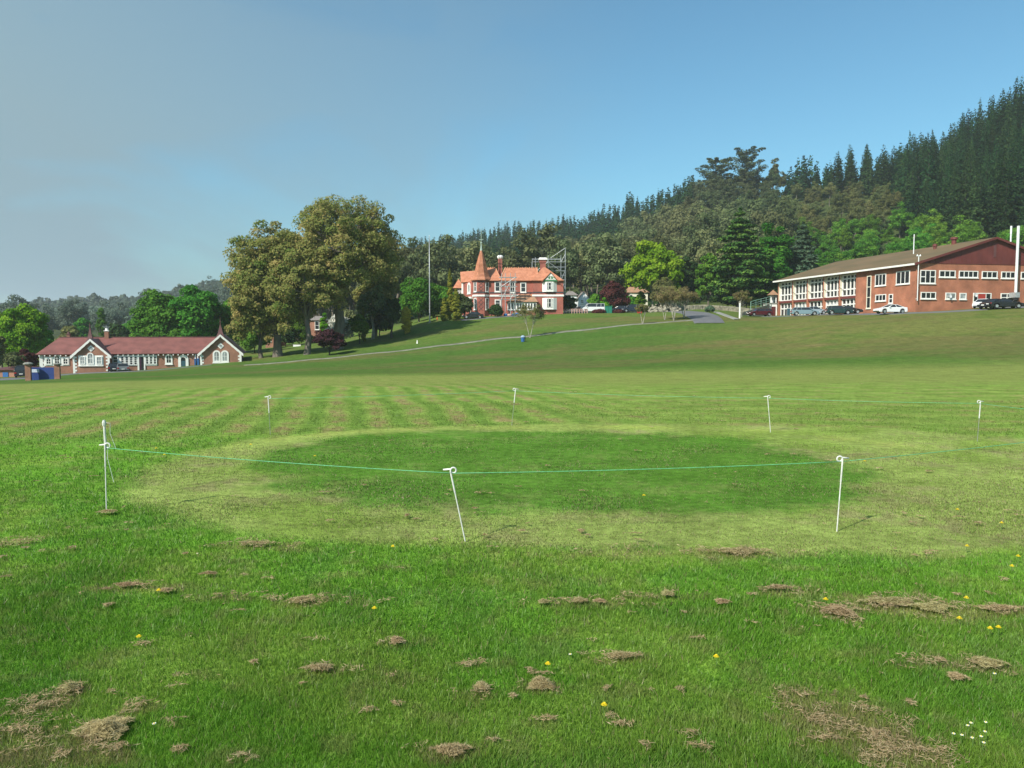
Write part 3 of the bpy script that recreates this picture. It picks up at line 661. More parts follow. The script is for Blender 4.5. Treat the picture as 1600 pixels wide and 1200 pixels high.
# ------------------------------------------------------------------ mansion
def build_mansion():
    D = 165.; A = PT(800, 491, D); fr = Frame((0, D, A[2]), 0)
    t = thing('brick_mansion', 'two storey red brick mansion with orange tiled roofs, pointed corner turret and white bay windows', 'building', (0, D, A[2]), 0)
    f = fr.f; rect = fr.rect; BZ = -2.5
    ze = f(800, 438.5)[1]; zb = f(800, 462)[1]
    x0 = f(764, 450)[0]; x1 = f(833, 450)[0]; x2 = f(880, 450, -1)[0]; xw = f(832.5, 450, -1)[0]
    MB().box(x0, x1, 0, 11, BZ, ze).build('wall', M['brick_man'], t)
    MB().box(xw, x2, -1, 10, BZ, ze-.01).build('wing_wall', M['brick_man'], t)
    # turret
    cx = f(752, 450, .6)[0]; cy = .9; r = (f(766, 450)[0]-f(738.5, 450)[0])/2
    tw = MB().lathe([(r, BZ), (r, ze)], 8, (cx, cy), math.pi/8).build('turret_wall', M['brick_man'], t)
    def rz(py): return f(752, py, cy)[1]
    k = 165.9/1200
    MB().lathe([(17.2*k, rz(438.6)), (16.8*k, rz(437)), (14.2*k, rz(433)), (11.9*k, rz(427)), (9.7*k, rz(419.5)), (8.0*k, rz(412)), (.7*k, rz(388))], 8, (cx, cy), math.pi/8).build('turret_roof', M['tile'], t)
    z1 = rz(388); z2 = rz(358)
    MB().lathe([(.35, z1-1.2), (.16, z1+.1), (.08, z1+.9), (.2, z1+1.1), (.06, z1+1.3), (.05, z2)], 8, (cx, cy)).bar((cx-.45, cy, rz(374.5)), (cx+.45, cy, rz(374.5)), .1).bar((cx-.25, cy, rz(379)), (cx+.25, cy, rz(379)), .07).build('finial', mat('verdigris', (.35, .45, .38), .6), t)
    # bands
    def band(m, x0, x1, y, z, h, mt='white', d=.14): return MB().box(x0, x1, y-d, y+.02, z-h/2, z+h/2).build('band', M[mt], m)
    band(t, x0+.2, f(811, 462)[0], 0, zb, .38); band(t, xw-.14, x2+.14, -1, zb, .38)
    MB().box(x2-.02, x2+.14, -.98, 9, zb-.19, zb+.19).build('band', M['white'], t)
    MB().lathe([(r+.16, zb-.19), (r+.16, zb+.19)], 8, (cx, cy), math.pi/8).build('turret_band', M['white'], t)
    MB().lathe([(r+.03, zb+.45), (r+.03, zb+.85)], 8, (cx, cy), math.pi/8).build('turret_dark_band', M['brick_dark'], t)
    band(t, x0+.2, x1, 0, zb+.62, .32, 'brick_dark', .03); band(t, xw, x2, -1, zb+.62, .32, 'brick_dark', .03)
    MB().lathe([(r+.12, ze-.35), (r+.12, ze-.05)], 8, (cx, cy), math.pi/8).build('turret_cornice', M['roof_dark'], t)
    # turret windows on its faces
    ap = r*math.cos(math.pi/8)
    def tface(a): return Matrix.Translation((cx, cy, 0)) @ Matrix.Rotation(a, 4, 'Z') @ Matrix.Translation((0, -ap, 0))
    for a in (-math.pi/4, math.pi/4):
        Mx = tface(a)
        zz = (f(745, 456)[1], f(745, 440)[1]); window(t, (-.42, zz[0], .42, zz[1]), 0, 1, 2, .16, Mx=Mx)
        zz = (f(745, 484)[1], f(745, 465.5)[1]); window(t, (-.42, zz[0], .42, zz[1]), 0, 1, 2, .16, Mx=Mx)
    # crossed diaper pattern in dark bricks on the front face of the turret
    q = MB(tface(0))
    for (za, zc) in ((f(745, 457)[1], f(745, 441)[1]), (f(745, 486)[1], f(745, 466)[1])):
        n = 3 if zc-za < 2.6 else 3; hh = (zc-za)/n
        for i in range(n):
            for s in (-1, 1):
                q.bar((-.5*s, -.012, za+i*hh), (.5*s, -.012, za+(i+1)*hh), .03, .09)
    q.build('diaper_brickwork', M['brick_dark'], t)['kind'] = 'stuff'
    # main windows
    window(t, rect(772.8, 440.3, 782, 456), 0, 1, 2, .2); window(t, rect(773, 468, 782.4, 479), 0, 1, 2, .2)
    window(t, rect(813, 441.3, 822.2, 457), 0, 1, 2, .2); window(t, rect(796.8, 440.5, 804.8, 457.5), 0, 2, 2, .16)
    # right wing bay windows (upper and lower), canted
    for (ya, yb, ht) in ((440.3, 455.8, 'upper'), (465.5, 483.5, 'lower')):
        a, z0, b, z1 = rect(847.5, ya, 870.3, yb, -1.5); cxm = (a+b)/2; w2 = (b-a)/2; y = -1; pj = .55; side = .75
        m = MB().add([(a, y, z0), (a+side, y-pj, z0), (b-side, y-pj, z0), (b, y, z0), (a, y, z1), (a+side, y-pj, z1), (b-side, y-pj, z1), (b, y, z1)],
            [(0,1,5,4),(1,2,6,5),(2,3,7,6),(4,5,6,7),(3,2,1,0)])
        bo = m.build('bay_window', M['white'], t)
        window(bo, (cxm-.42, z0+.45, cxm+.42, z1-.12), y-pj-.001, 1, 2, .08, sill=False, d=.07, name='bay_sash')
        for s in (-1, 1):
            xs = cxm+s*(w2-side-.35); window(bo, (xs-.2, z0+.45, xs+.2, z1-.12), y-pj-.001, 1, 2, .07, sill=False, d=.07, name='bay_sash', glass='glass_pale' if s > 0 else 'glass')
    # wing roof: hip, with a small front gable
    k0 = f(830, 439, -1.5)[0]; k1 = f(881, 439, -1.5)[0]; ax, az = f(849, 417.8, 2.6); ze2 = ze-.05
    ro = MB(); yA = -1.5; yB = 10.5
    ro.slab([(k0, yA, ze2), (k1, yA, ze2), (ax+.5, 2.6, az), (ax-.1, 2.6, az)], .15)
    ro.slab([(k1, yA, ze2), (k1, yB, ze2), (ax+.5, 6.5, az), (ax+.5, 2.6, az)], .15)
    ro.slab([(k0, yB, ze2), (k0, yA, ze2), (ax-.1, 2.6, az), (ax-.1, 6.5, az)], .15)
    ro.slab([(k1, yB, ze2), (k0, yB, ze2), (ax-.1, 6.5, az), (ax+.5, 6.5, az)], .15)
    ro.build('wing_roof', M['tile'], t)
    ga, _ = f(846.5, 439, -1.62); gb, _ = f(873, 439, -1.62); gx, gz = f(860.5, 426, -1.62)
    gw = prismpart('gable', t, M['green_trim'], [(ga+.2, ze-.25), (gb-.2, ze-.25), (gx, gz-.1)], -1.62, 1.)
    q = MB(); y = -1.66
    hz = gz-ze
    for (xa, za, xb, zb_) in ((-1.1, .25, 1.1, .25), (-.55, .25, -.55, .95), (0, .25, 0, 1.35), (.55, .25, .55, .95), (-.85, .3, -.2, 1.1), (.85, .3, .2, 1.1), (-.6, .95, .6, .95)):
        q.bar((gx+xa, y, ze-.1+za), (gx+xb, y, ze-.1+zb_), .05, .13)
    q.prism([(gx-.5, ze+.9), (gx+.5, ze+.9), (gx, ze+1.5)], -1.68, -1.63)
    q.build('half_timbering', M['white'], gw)['kind'] = 'stuff'
    gr = MB(); zl = ze-.35
    gr.slab([(gx, -1.85, gz+.12), (ga-.1, -1.85, zl), (ga-.1, .9, zl), (gx, .9, gz+.12)], -.1); gr.slab([(gb+.1, -1.85, zl), (gx, -1.85, gz+.12), (gx, .9, gz+.12), (gb+.1, .9, zl)], -.1)
    gr.build('gable_roof', M['tile'], t)
    # main block roofs
    def hip(x0, x1, y0, y1, xa, xb, yr, z0, zr, mt='tile', name='roof'):
        h = MB(); h.slab([(x0, y0, z0), (x1, y0, z0), (xb, yr, zr), (xa, yr, zr)], .15); h.slab([(x1, y0, z0), (x1, y1, z0), (xb, yr, zr)], .15)
        h.slab([(x1, y1, z0), (x0, y1, z0), (xa, yr, zr), (xb, yr, zr)], .15); h.slab([(x0, y1, z0), (x0, y0, z0), (xa, yr, zr)], .15)
        o = h.build(name, M[mt], t); c = MB()
        n = int((xb-xa)/.4)
        for i in range(n+1): c.box(xa+i*.4, xa+i*.4+.22, yr-.12, yr+.12, zr-.05, zr+(.2 if i % 2 else .12))
        c.bar((x0, y0, z0+.05), (xa, yr, zr+.05), .2, .12).bar((x1, y0, z0+.05), (xb, yr, zr+.05), .2, .12)
        c = c.build('ridge_tiles', mat('ridge_pale', (.55, .26, .15), .8), o); c['kind'] = 'stuff'; return o
    zr = f(810, 418.8, 4.2)[1]
    hip(f(780.5, 439, -.5)[0], x1+1.0, -.5, 11, f(789.5, 419, 4.2)[0], f(839, 419, 4.2)[0], 4.2, ze, zr)
    hip(f(740, 439, -.5)[0], f(783, 439, -.5)[0], -.45, 11.5, f(757, 419, 4.2)[0], f(774, 419, 4.2)[0], 4.2, ze+.01, zr+.03)
    # canted left wing
    pa = f(738.5, 450, 1.5)[0]; pb, _ = f(722, 450, 6.5)
    ang = math.atan2(1.5-6.5, pa-pb); Ml = Matrix.Translation((pb, 6.5, 0)) @ Matrix.Rotation(ang, 4, 'Z'); ln = math.hypot(5., pa-pb)
    MB(Ml).box(0, ln, 0, 8, BZ, ze-.02).build('side_wall', M['brick_man'], t)
    fl = Frame(fr.M @ Vector((pb, 6.5, 0)), ang)
    zz = (fl.f(733, 459, 0)[1], fl.f(733, 441.5, 0)[1]); xm = fl.f(733, 450, 0)[0]
    window(t, (xm-.85, zz[0], xm+.85, zz[1]), 0, 1, 1, .42, arch=True, Mx=Ml, glass='glass_pale')
    MB(Ml).box(ln-2.2, ln+.1, -.5, -.02, f(735, 468, 3)[1], f(735, 464, 3)[1]).build('balcony', M['white'], t)
    MB(Ml).tube([(ln-.4, -.3, BZ), (ln-.4, -.3, f(735, 468, 3)[1])], .16, 8).build('column', M['cream'], t)
    MB(Ml).box(.05, .75, -.15, .01, f(724, 460, 6)[1], ze-.1).build('oriel', M['white'], t)
    zl = f(728, 424.5, 8)[1]; xa = f(720, 424.5, 8.5)[0]; xb = f(745, 424.5, 8.5)[0]
    lr = MB(); e0 = f(721.5, 439, 6.3)[0]
    lr.slab([(e0, 5.8, ze), (pa+.6, .9, ze), (xb+1, 7.5, zr-.2), (xa, 8.5, zl)], .15); lr.slab([(e0, 5.8, ze), (xa, 8.5, zl), (xa+.2, 12, ze)], -.15)
    lr.build('side_roof', M['tile'], t)
    # low far-left wing
    w0, _ = f(712, 455, 10.); w1, _ = f(721.5, 455, 10.); zt = f(716, 449.5, 10)[1]
    MB().box(w0, w1+.5, 10, 15, BZ, zt).build('low_wing_wall', M['brick_man'], t)
    apx, apz = f(716.5, 435.5, 11.8); MB().add([(w0-.6, 9.5, zt-.1), (w1+.6, 9.5, zt-.1), (w1+.6, 15, zt-.1), (w0-.6, 15, zt-.1), (apx, 12, apz)], [(0,1,4),(1,2,4),(2,3,4),(3,0,4),(3,2,1,0)]).build('low_wing_roof', M['tile'], t)
    for u in (715.5, 718.8): window(t, rect(u, 450.5, u+2.6, 459, 10), 10, 1, 1, .12)
    # porch
    a, z0, b, z1 = rect(793, 473, 838.3, 484, -2.6)
    zt = f(820, 471.5, -2.9)[1]; zw = f(820, 460, 0)[1]
    MB().box(a, b, -2.6, 0, BZ, z0-.01).build('porch_wall', M['brick_man'], t)
    n = 10
    pf = window(t, (a, z0, b, z1), -2.6, n, 1, .14, .26, name='porch_window')
    MB().box(b-.15, b, -2.59, -1.02, z0, z1).box(a, a+.15, -2.59, -.02, z0, z1).box(a, b, -2.6, -.02, z1, z1+.08).build('porch_frame', M['white'], t)
    t0 = f(812, 460, -.05)[0]; t1 = f(833, 460, -.05)[0]
    pr = MB(); pr.slab([(a-.3, -2.95, zt), (b+.3, -2.95, zt), (t1, -.05, zw), (t0, -.05, zw)], .12); pr.slab([(b+.3, -2.95, zt), (b+.3, -.9, zt), (t1, -.05, zw)], .12); pr.slab([(a-.3, 0, zt), (a-.3, -2.95, zt), (t0, -.05, zw)], .12)
    pr.build('porch_roof', M['tile_old'], t)
    # chimneys
    a, z0, b, z1 = rect(778.3, 404.5, 784.6, 420, 5)
    c = MB().box(a, b, 5, 5.9, z0-4, z1).build('chimney', M['brick_man'], t)
    MB().lathe([(.5, z1), (.72, z1+.3), (.72, z1+.55), (.45, z1+.8), (.2, z1+.85)], 8, ((a+b)/2, 5.45), math.pi/8).build('chimney_cap', M['white'], c)
    a, z0, b, z1 = rect(844, 406, 852.6, 418, 6)
    c = MB().box(a, b, 6, 7.2, z0-3, z1-.6).box(a-.12, b+.12, 5.88, 7.32, z1-.6, z1).build('chimney', M['brick_man'], t)
    MB().box(a-.35, b+.35, 5.7, 7.5, z1, z1+.3).box(a-.2, b+.2, 5.85, 7.35, z1+.3, z1+.5).build('chimney_cap', M['white'], c)
    # scaffolds (free-standing things)
    gz = 0
    s = thing('scaffold', 'steel pole scaffold standing against the middle of the mansion front wall', 'scaffold', (0, D, A[2]), 0, 'scaffolds round the mansion')
    X = [f(u, 450, -3.4)[0] for u in (783.8, 789.5, 797.5, 805)]; Zt = [f(800, v, -3.4)[1] for v in (434, 441, 448, 455, 462, 468)]
    for x in X:
        for y in (-3.4, -4.4): MB().tube([(x, y, -.8), (x, y, Zt[0]+.9)], .065, 5).build('pole', M['steel'], s)
    for z in Zt:
        MB().tube([(X[0]-.6, -4.4, z), (X[-1]+.4, -4.4, z)], .045, 5).tube([(X[0]-.6, -3.4, z), (X[-1]+.4, -3.4, z)], .045, 5).build('ledger', M['steel'], s)
    for z in Zt[::2]: MB().box(X[0]-.4, X[-1]+.3, -4.35, -3.45, z+.05, z+.1).build('deck', mat('scaffold_plank', (.34, .33, .3), .8), s)
    for a_, b_, i, j in ((0, 2, 5, 1), (2, 3, 5, 3), (3, 1, 4, 2), (0, 3, 2, 0)): MB().tube([(X[a_], -4.45, Zt[i]), (X[b_], -4.45, Zt[j])], .06, 5).build('brace', M['steel'], s)
    s = thing('scaffold', 'tall steel scaffold with platforms rising behind the right wing chimney', 'scaffold', (0, D+9, A[2]), 0, 'scaffolds round the mansion')
    fb = Frame((0, D+9, A[2]), 0); X = [fb.f(u, 420)[0] for u in (831.5, 836.5, 856.5, 876.5, 883.5)]
    tops = (404, 402, 399, 398, 387)
    for x, tp in zip(X, tops):
        for y in (0, 1.6): MB().tube([(x, y, -1), (x, y, fb.f(850, tp+(4 if y else 0))[1])], .055, 5).build('pole', M['steel'], s)
    for v, a_, b_ in ((409, 0, 4), (404.5, 0, 3), (423, 1, 4), (417, 2, 4), (430, 3, 4), (437, 3, 4), (444, 3, 4), (451, 3, 4), (458, 3, 4)):
        z = fb.f(850, v)[1]; MB().tube([(X[a_], 0, z), (X[b_], 0, z)], .05, 5).tube([(X[a_], 1.6, z), (X[b_], 1.6, z)], .05, 5).build('ledger', M['steel'], s)
    for v, a_, b_ in ((409, 0, 4), (423, 1, 4), (437, 3, 4), (451, 3, 4)):
        z = fb.f(850, v)[1]; MB().box(X[a_], X[b_], .08, 1.5, z-.08, z+.02).build('deck', M['steel'], s)
    for p, q_ in (((860, 403.5), (883.5, 387.5)), ((840, 422), (856, 409.5)), ((856.5, 409), (876, 423)), ((877, 409), (883.5, 397)), ((877, 437), (883, 423)), ((883, 451), (877, 437))):
        a1 = fb.f(*p); b1 = fb.f(*q_); MB().tube([(a1[0], -.08, a1[1]), (b1[0], -.08, b1[1])], .055, 5).build('brace', M['steel'], s)
    return fr
FM = build_mansion()
# ------------------------------------------------------------------ hall on the right
def build_hall():
    ang = R(10.4); Cc = PT(1430, 486, 118.); z0 = Cc[2]
    t = thing('brick_hall', 'large pale red brick hall with low brown roof and dark red gable', 'building', Cc, 0)
    FA = Frame(Cc, ang); FB = Frame(Cc, ang-math.pi/2)
    La = Matrix.Rotation(ang, 4, 'Z'); Lb = Matrix.Rotation(ang-math.pi/2, 4, 'Z')
    BZ = -3.5
    ze = FA.f(1430, 411)[1]; W = 28.6; Ln = -FB.f(1214.5, 470)[0]; zr = FA.f(1554, 372.5)[1]; apx = FA.f(1554, 372.5)[0]
    W = 2*apx; print('hall', Ln, W, ze, zr)
    # body walls in gable frame coords: x 0..W, y 0..Ln ; the glazed bays are left open (recess .6)
    b0 = -FB.f(1339, 450)[0]      # distance along the side wall where glazing starts
    RC = .65
    MB(La).box(0, W, 0, b0, BZ, ze).box(RC+.02, W, b0, Ln, BZ, ze-.01).build('wall', M['brick_right'], t)
    gab = prismpart('gable_cladding', t, M['clad_red'], [(-.02, ze-.02), (W+.02, ze-.02), (apx, zr-.02)], -.07, Ln-.3, La)
    q = MB(La)
    i = 0
    while i*.9 < W: # vertical sheet joints
        x = i*.9+.45; zt = ze+(zr-ze)*(1-abs(x-apx)/apx)-.1
        if zt > ze+.15: q.box(x-.03, x+.03, -.1, -.071, ze, zt)
        i += 1
    q.build('cladding_ribs', M['clad_red'], gab)['kind'] = 'stuff'
    # roof
    ov = .7; sl = (zr-ze)/apx; r = MB(La)
    for s in (-1, 1):
        x = apx+s*(apx+ov); z = ze-ov*sl; r.slab([(apx, -.5, zr+.16), (x, -.5, z+.16), (x, Ln+.5, z+.16), (apx, Ln+.5, zr+.16)][::s], .12)
    ro = r.build('roof', M['roof_brown'], t)
    for s in (-1, 1):
        x = apx+s*(apx+ov); z = ze-ov*sl; q = MB(La).bar((apx, -.52, zr+.02), (x, -.52, z+.02), .06, .34); q.build('verge_board', M['clad_red'], ro)
    MB(La).box(-ov-.14, -ov, -.45, Ln+.5, ze-ov*sl-.12, ze-ov*sl+.16).build('gutter', M['white'], ro)
    # roof ribs (sheet joints)
    # vents on the ridge and a post
    for u, v0, v1, rr in ((1490.5, 370, 383, .55), (1461, 381, 385, .35)):
        yy = 8. if u > 1480 else 9.5; x = FA.f(u, 380, yy)[0]; zz = ze+(zr-ze)*(1-abs(x-apx)/apx)
        zt = FA.f(u, v0, yy)[1]; zt = max(zt, zz+.6); MB(La).lathe([(rr*.7, zz-.3), (rr*.7, zt-.5), (rr*1.05, zt-.45), (rr, zt-.1), (.1, zt)], 10, (x, yy)).build('roof_vent', M['clad_red'], ro)
    yy = 12.; x = FA.f(1428, 380, yy)[0]; zz = ze+(zr-ze)*(1-abs(x-apx)/apx); MB(La).tube([(x, yy, zz), (x, yy, FA.f(1428, 366, yy)[1])], .08, 6).build('vent_pipe', M['galv_white'], ro)
    yy = 6.; x = FA.f(1579.5, 370, yy)[0]; zz = ze+(zr-ze)*(1-abs(x-apx)/apx); MB(La).tube([(x, yy, zz-.2), (x, yy, FA.f(1579.5, 362, yy)[1])], .12, 8).tube([(x, yy, FA.f(1579.5, 366, yy)[1]), (x, yy, FA.f(1579.5, 353, yy)[1])], .15, 8).build('vent_pipe', M['galv_white'], ro)
    # gable windows
    A = lambda *a: FA.rect(*a)
    cs3 = [1/3, 2/3]
    def W_(rc, c, r=1, **k): return window(t, rc, 0, c, r, .13, .11, Mx=La, **k)
    o = W_(A(1437.4, 422, 1461.6, 443), 3); x0, zz0, x1, zz1 = A(1437.4, 422, 1461.6, 443)
    ft = MB(La); m = (zz0+zz1)/2
    ft.box(x0+.13, x0+(x1-x0)/3, -.075, -.031, m-.07, m+.07).box(x1-(x1-x0)/3, x1-.13, -.075, -.031, m-.07, m+.07); ft.build('transom', M['white'], o)
    for a_, b_, c, e in ((1467.2, 1492.6, 3, 422.6), (1498, 1528, 4, 423.2), (1533.8, 1558.2, 3, 423.9), (1564, 1586.2, 3, 424.4), (1594.8, 1616, 3, 425)): W_(A(a_, e, b_, e+10.8), c)
    W_(A(1438.3, 456.3, 1462, 467), 3); W_(A(1477, 457.3, 1493.2, 467.6), 2, glass='glass_pale'); W_(A(1499, 457.8, 1509.6, 467.8), 1, glass='glass_pale')
    o = W_(A(1520, 457.8, 1548.3, 480.5), 1, sill=False, name='entrance', csplit=[.22, .72]); x0, zz0, x1, zz1 = A(1520, 457.8, 1548.3, 480.5)
    MB(La).box(x0+(x1-x0)*.24, x0+(x1-x0)*.71, -.06, -.04, zz1-.9, zz1-.13).build('red_panel', mat('red_panel', (.35, .04, .03), .5), o)
    W_(A(1563, 458.3, 1582.8, 480), 2, rsplit=[.72], sill=False, name='window')
    MB(La).box(FA.f(1552, 390)[0], FA.f(1555.8, 390)[0], -.12, -.08, FA.f(1553, 402)[1], FA.f(1553, 383.5)[1]).build('louvre', M['roof_dark'], gab)
    for u, v, y in ((1484, 462.5, -.35), (1523.6, 461, -.35)):
        x, z = FA.f(u, v, y); d = MB(La @ Matrix.Translation((x, y, z)) @ Matrix.Rotation(R(75), 4, 'X') @ Matrix.Rotation(R(20), 4, 'Y')).lathe([(.08, 0), (.3, .04), (.36, .1), (.33, .1), (.28, .07), (.02, .03)], 12)
        d.build('satellite_dish', M['galv_white'], t, smooth=False)
        MB(La).bar((x, y, z), (x, 0, z-.2), .05).build('dish_bracket', M['steel'], t)
    # flue on gable wall
    x, z1 = FA.f(1591.5, 353, -.9); z2 = FA.f(1591.5, 457, -.9)[1]
    fl = MB(La).tube([(x, -.9, z2), (x, -.9, z1)], .2, 10).build('flue', M['galv_white'], t)
    z3 = FA.f(1591.5, 465, -.9)[1]; z4 = FA.f(1591.5, 471, -.9)[1]
    MB(La).box(x-.4, x+.4, -1.3, -.02, z3, z2).build('fan_housing', M['steel'], fl); MB(La).lathe([(.2, z4), (.36, z4+.2), (.36, z3)], 8, (x, -.9)).build('fan', M['black'], fl); MB(La).tube([(x, -.9, -1.5), (x, -.9, z4)], .1, 8).build('flue_leg', M['galv_white'], fl)
    # light pole at the corner
    x, z1 = FA.f(1435.7, 399.5, -.4); z2 = FA.f(1435.7, 470, -.4)[1]
    lp = MB(La).tube([(x, -.4, z2), (x, -.4, z1)], .07, 6).bar((x, -.4, z2+.3), (x, 0, z2+.3), .06).bar((x-.3, -.4, z1), (x+.3, -.4, z1), .06).build('light_pole', M['galv_white'], t)
    for s in (-1, 1): MB(La).lathe([(.05, z1+.18), (.13, z1-.02), (.1, z1-.1)], 8, (x+.25*s, -.4)).build('floodlight', M['galv_white'], lp)
    # side wall
    B = lambda *a: FB.rect(*a)
    def S_(rc, c, r=1, **k): return window(t, rc, 0, c, r, .13, .11, Mx=Lb, **k)
    S_(B(1400.7, 423.5, 1422, 444), 3, rsplit=None); S_(B(1367.8, 428, 1384.8, 446.5), 3); S_(B(1368.3, 460, 1384.8, 470.5), 3); S_(B(1389.2, 459.5, 1395.5, 474), 1, 2)
    S_(B(1354.6, 431, 1361.2, 482), 1, 3, fm='cream'); x0, zz0, x1, zz1 = B(1354.6, 431, 1361.2, 482)
    for u in (1365.5,): pass
    # glazed bays: pilasters at these pixels
    pil = [1216.2, 1238.3, 1261.3, 1286.5, 1311.3, 1337.8]
    xs = [FB.f(u, 455)[0] for u in pil]
    zf1 = FB.f(1337, 463.4)[1]
    zfl = (FB.f(1217, 472.5)[1]+zf1)/2; zt = ze-ov*sl-.12
    for i, x in enumerate(xs):
        MB(Lb).box(x-.14, x+.14, 0, RC, BZ, zt).build('pilaster', M['brick_right'], t)
        if i < len(xs)-1: MB(Lb).box(x+.141, x+.18, .03, RC, zfl+.25, zt-.1).build('reveal', M['cream'], t)
    for i in range(len(xs)-1):
        a, b = xs[i]+.18, xs[i+1]-.14
        MB(Lb).box(a, b, .12, RC, zfl-.22, zfl+.2).build('floor_band', mat('band_red', (.16, .04, .035), .6) if i == 0 else bpy.data.materials['band_red'], t)
        window(t, (a, zfl+.24, b, zt-.1), RC, 4, 1, .16, .22, Mx=Lb, rsplit=[.3, .84], sill=False, fm='white', name='tall_window', d=.2)
        zl = -.2+(.4 if i > 2 else .0)
        window(t, (a, zl, b, zfl-.24), RC, 4, 1, .14, .2, Mx=Lb, rsplit=[.62], sill=False, fm='white', name='lower_window', glass='glass' if i % 2 == 0 else 'glass_pale', d=.2)
        if i == 0:
            MB(Lb).box(a+(b-a)*.52, a+(b-a)*.74, RC-.26, RC-.21, -1.6, 1.55).build('side_door', M['blue_door'], t)
    MB(Lb).box(xs[0]-.2, xs[-1]+.2, RC-.02, RC+.015, zt-.1, ze-.02).build('head_panel', M['white'], t)
    # timber stays crossing the bays
    for i in range(4): MB(Lb).bar((xs[i+1]-.1, -.05, zfl+1.9), (xs[i+1]+1.1, RC-.25, zfl+1.2), .06).build('stay', M['wood_dark'], t)
    # annex: white garage with red door, ramp wall, rail, porch at the far end
    gx = PT(1202.5, 485, 158.); g2 = PT(1214.0, 485, 158.); gz = zg1(g2[0], 158)-.3; top = PT(1208, 474.5, 158)[2]
    an = thing('garage', 'small white flat topped garage with dark red door beside the hall', 'garage', (gx[0], 158., gz), 0)
    w_ = g2[0]-gx[0]; hh = top-gz
    MB().box(0, w_, 0, 4, 0, hh).build('wall', M['white'], an); MB().box(.35, w_-.3, -.06, -.01, 0, hh-.6).build('door', M['garage_red'], an)
    MB().box(-.1, w_+.1, -.15, 4.1, hh, hh+.15).build('roof', M['concrete'], an)
    # upper entrance porch on garage roof
    pz = PT(1209, 455, 162)[2]; zb_ = hh+gz+.15
    po = thing('entrance_porch', 'small white porch with red pyramid roof at the far end of the hall', 'porch', (PT(1209.3, 460, 161.8)[0], 161.8, zb_+.02), 0)
    hz = PT(1209, 461, 161.8)[2]-zb_
    for x in (-.55, .45): MB().box(x-.09, x+.09, -.09, .09, 0, hz).build('post', M['white'], po)
    MB().add([(-.95, -.6, hz), (.8, -.6, hz), (.8, 1.5, hz), (-.95, 1.5, hz), (-.05, .4, hz+1.1)], [(0,1,4),(1,2,4),(2,3,4),(3,0,4),(3,2,1,0)]).build('roof', M['tile_old'], po)
    MB().box(-.5, .4, .8, .9, 0, hz).build('wall', M['white_wall'], po)
    # ramp wall & rail
    p0 = PT(1158, 489, 150); p1 = PT(1202.4, 475, 157.6); zb0 = zg1(p0[0], 150)-1
    rw = thing('ramp_wall', 'sloping grey concrete ramp wall left of the white garage', 'wall', (0, 0, 0), 0)
    MB().add([(p0[0], 150, zb0), (p1[0], 157.6, zb0), (p1[0], 157.6, p1[2]), (p0[0], 150, p0[2]), (p0[0], 150.5, zb0), (p1[0], 158.1, zb0), (p1[0], 158.1, p1[2]), (p0[0], 150.5, p0[2])],
        [(0,1,2,3),(7,6,5,4),(3,2,6,7),(0,3,7,4),(1,5,6,2)]).build('wall_face', M['concrete'], rw)
    rl = thing('ramp_rail', 'pale green metal handrail climbing beside the ramp', 'railing', (0, 0, 0), 0)
    P = [PT(1173, 479+0, 152.3), PT(1181, 477-.5, 153.7), PT(1189, 474.5, 155), PT(1197, 472.5, 156.4), PT(1203, 470.5, 157.5)]; H = .95
    for p in P: MB().bar((p[0], p[1], p[2]-.7), (p[0], p[1], p[2]+H), .09).build('baluster', M['green_rail'], rl)
    for h in (H, H*.5, 0.1): MB().tube([(p[0], p[1], p[2]+h) for p in P], .05, 5).build('rail', M['green_rail'], rl)
    # roof of the sheet of land behind
build_hall()
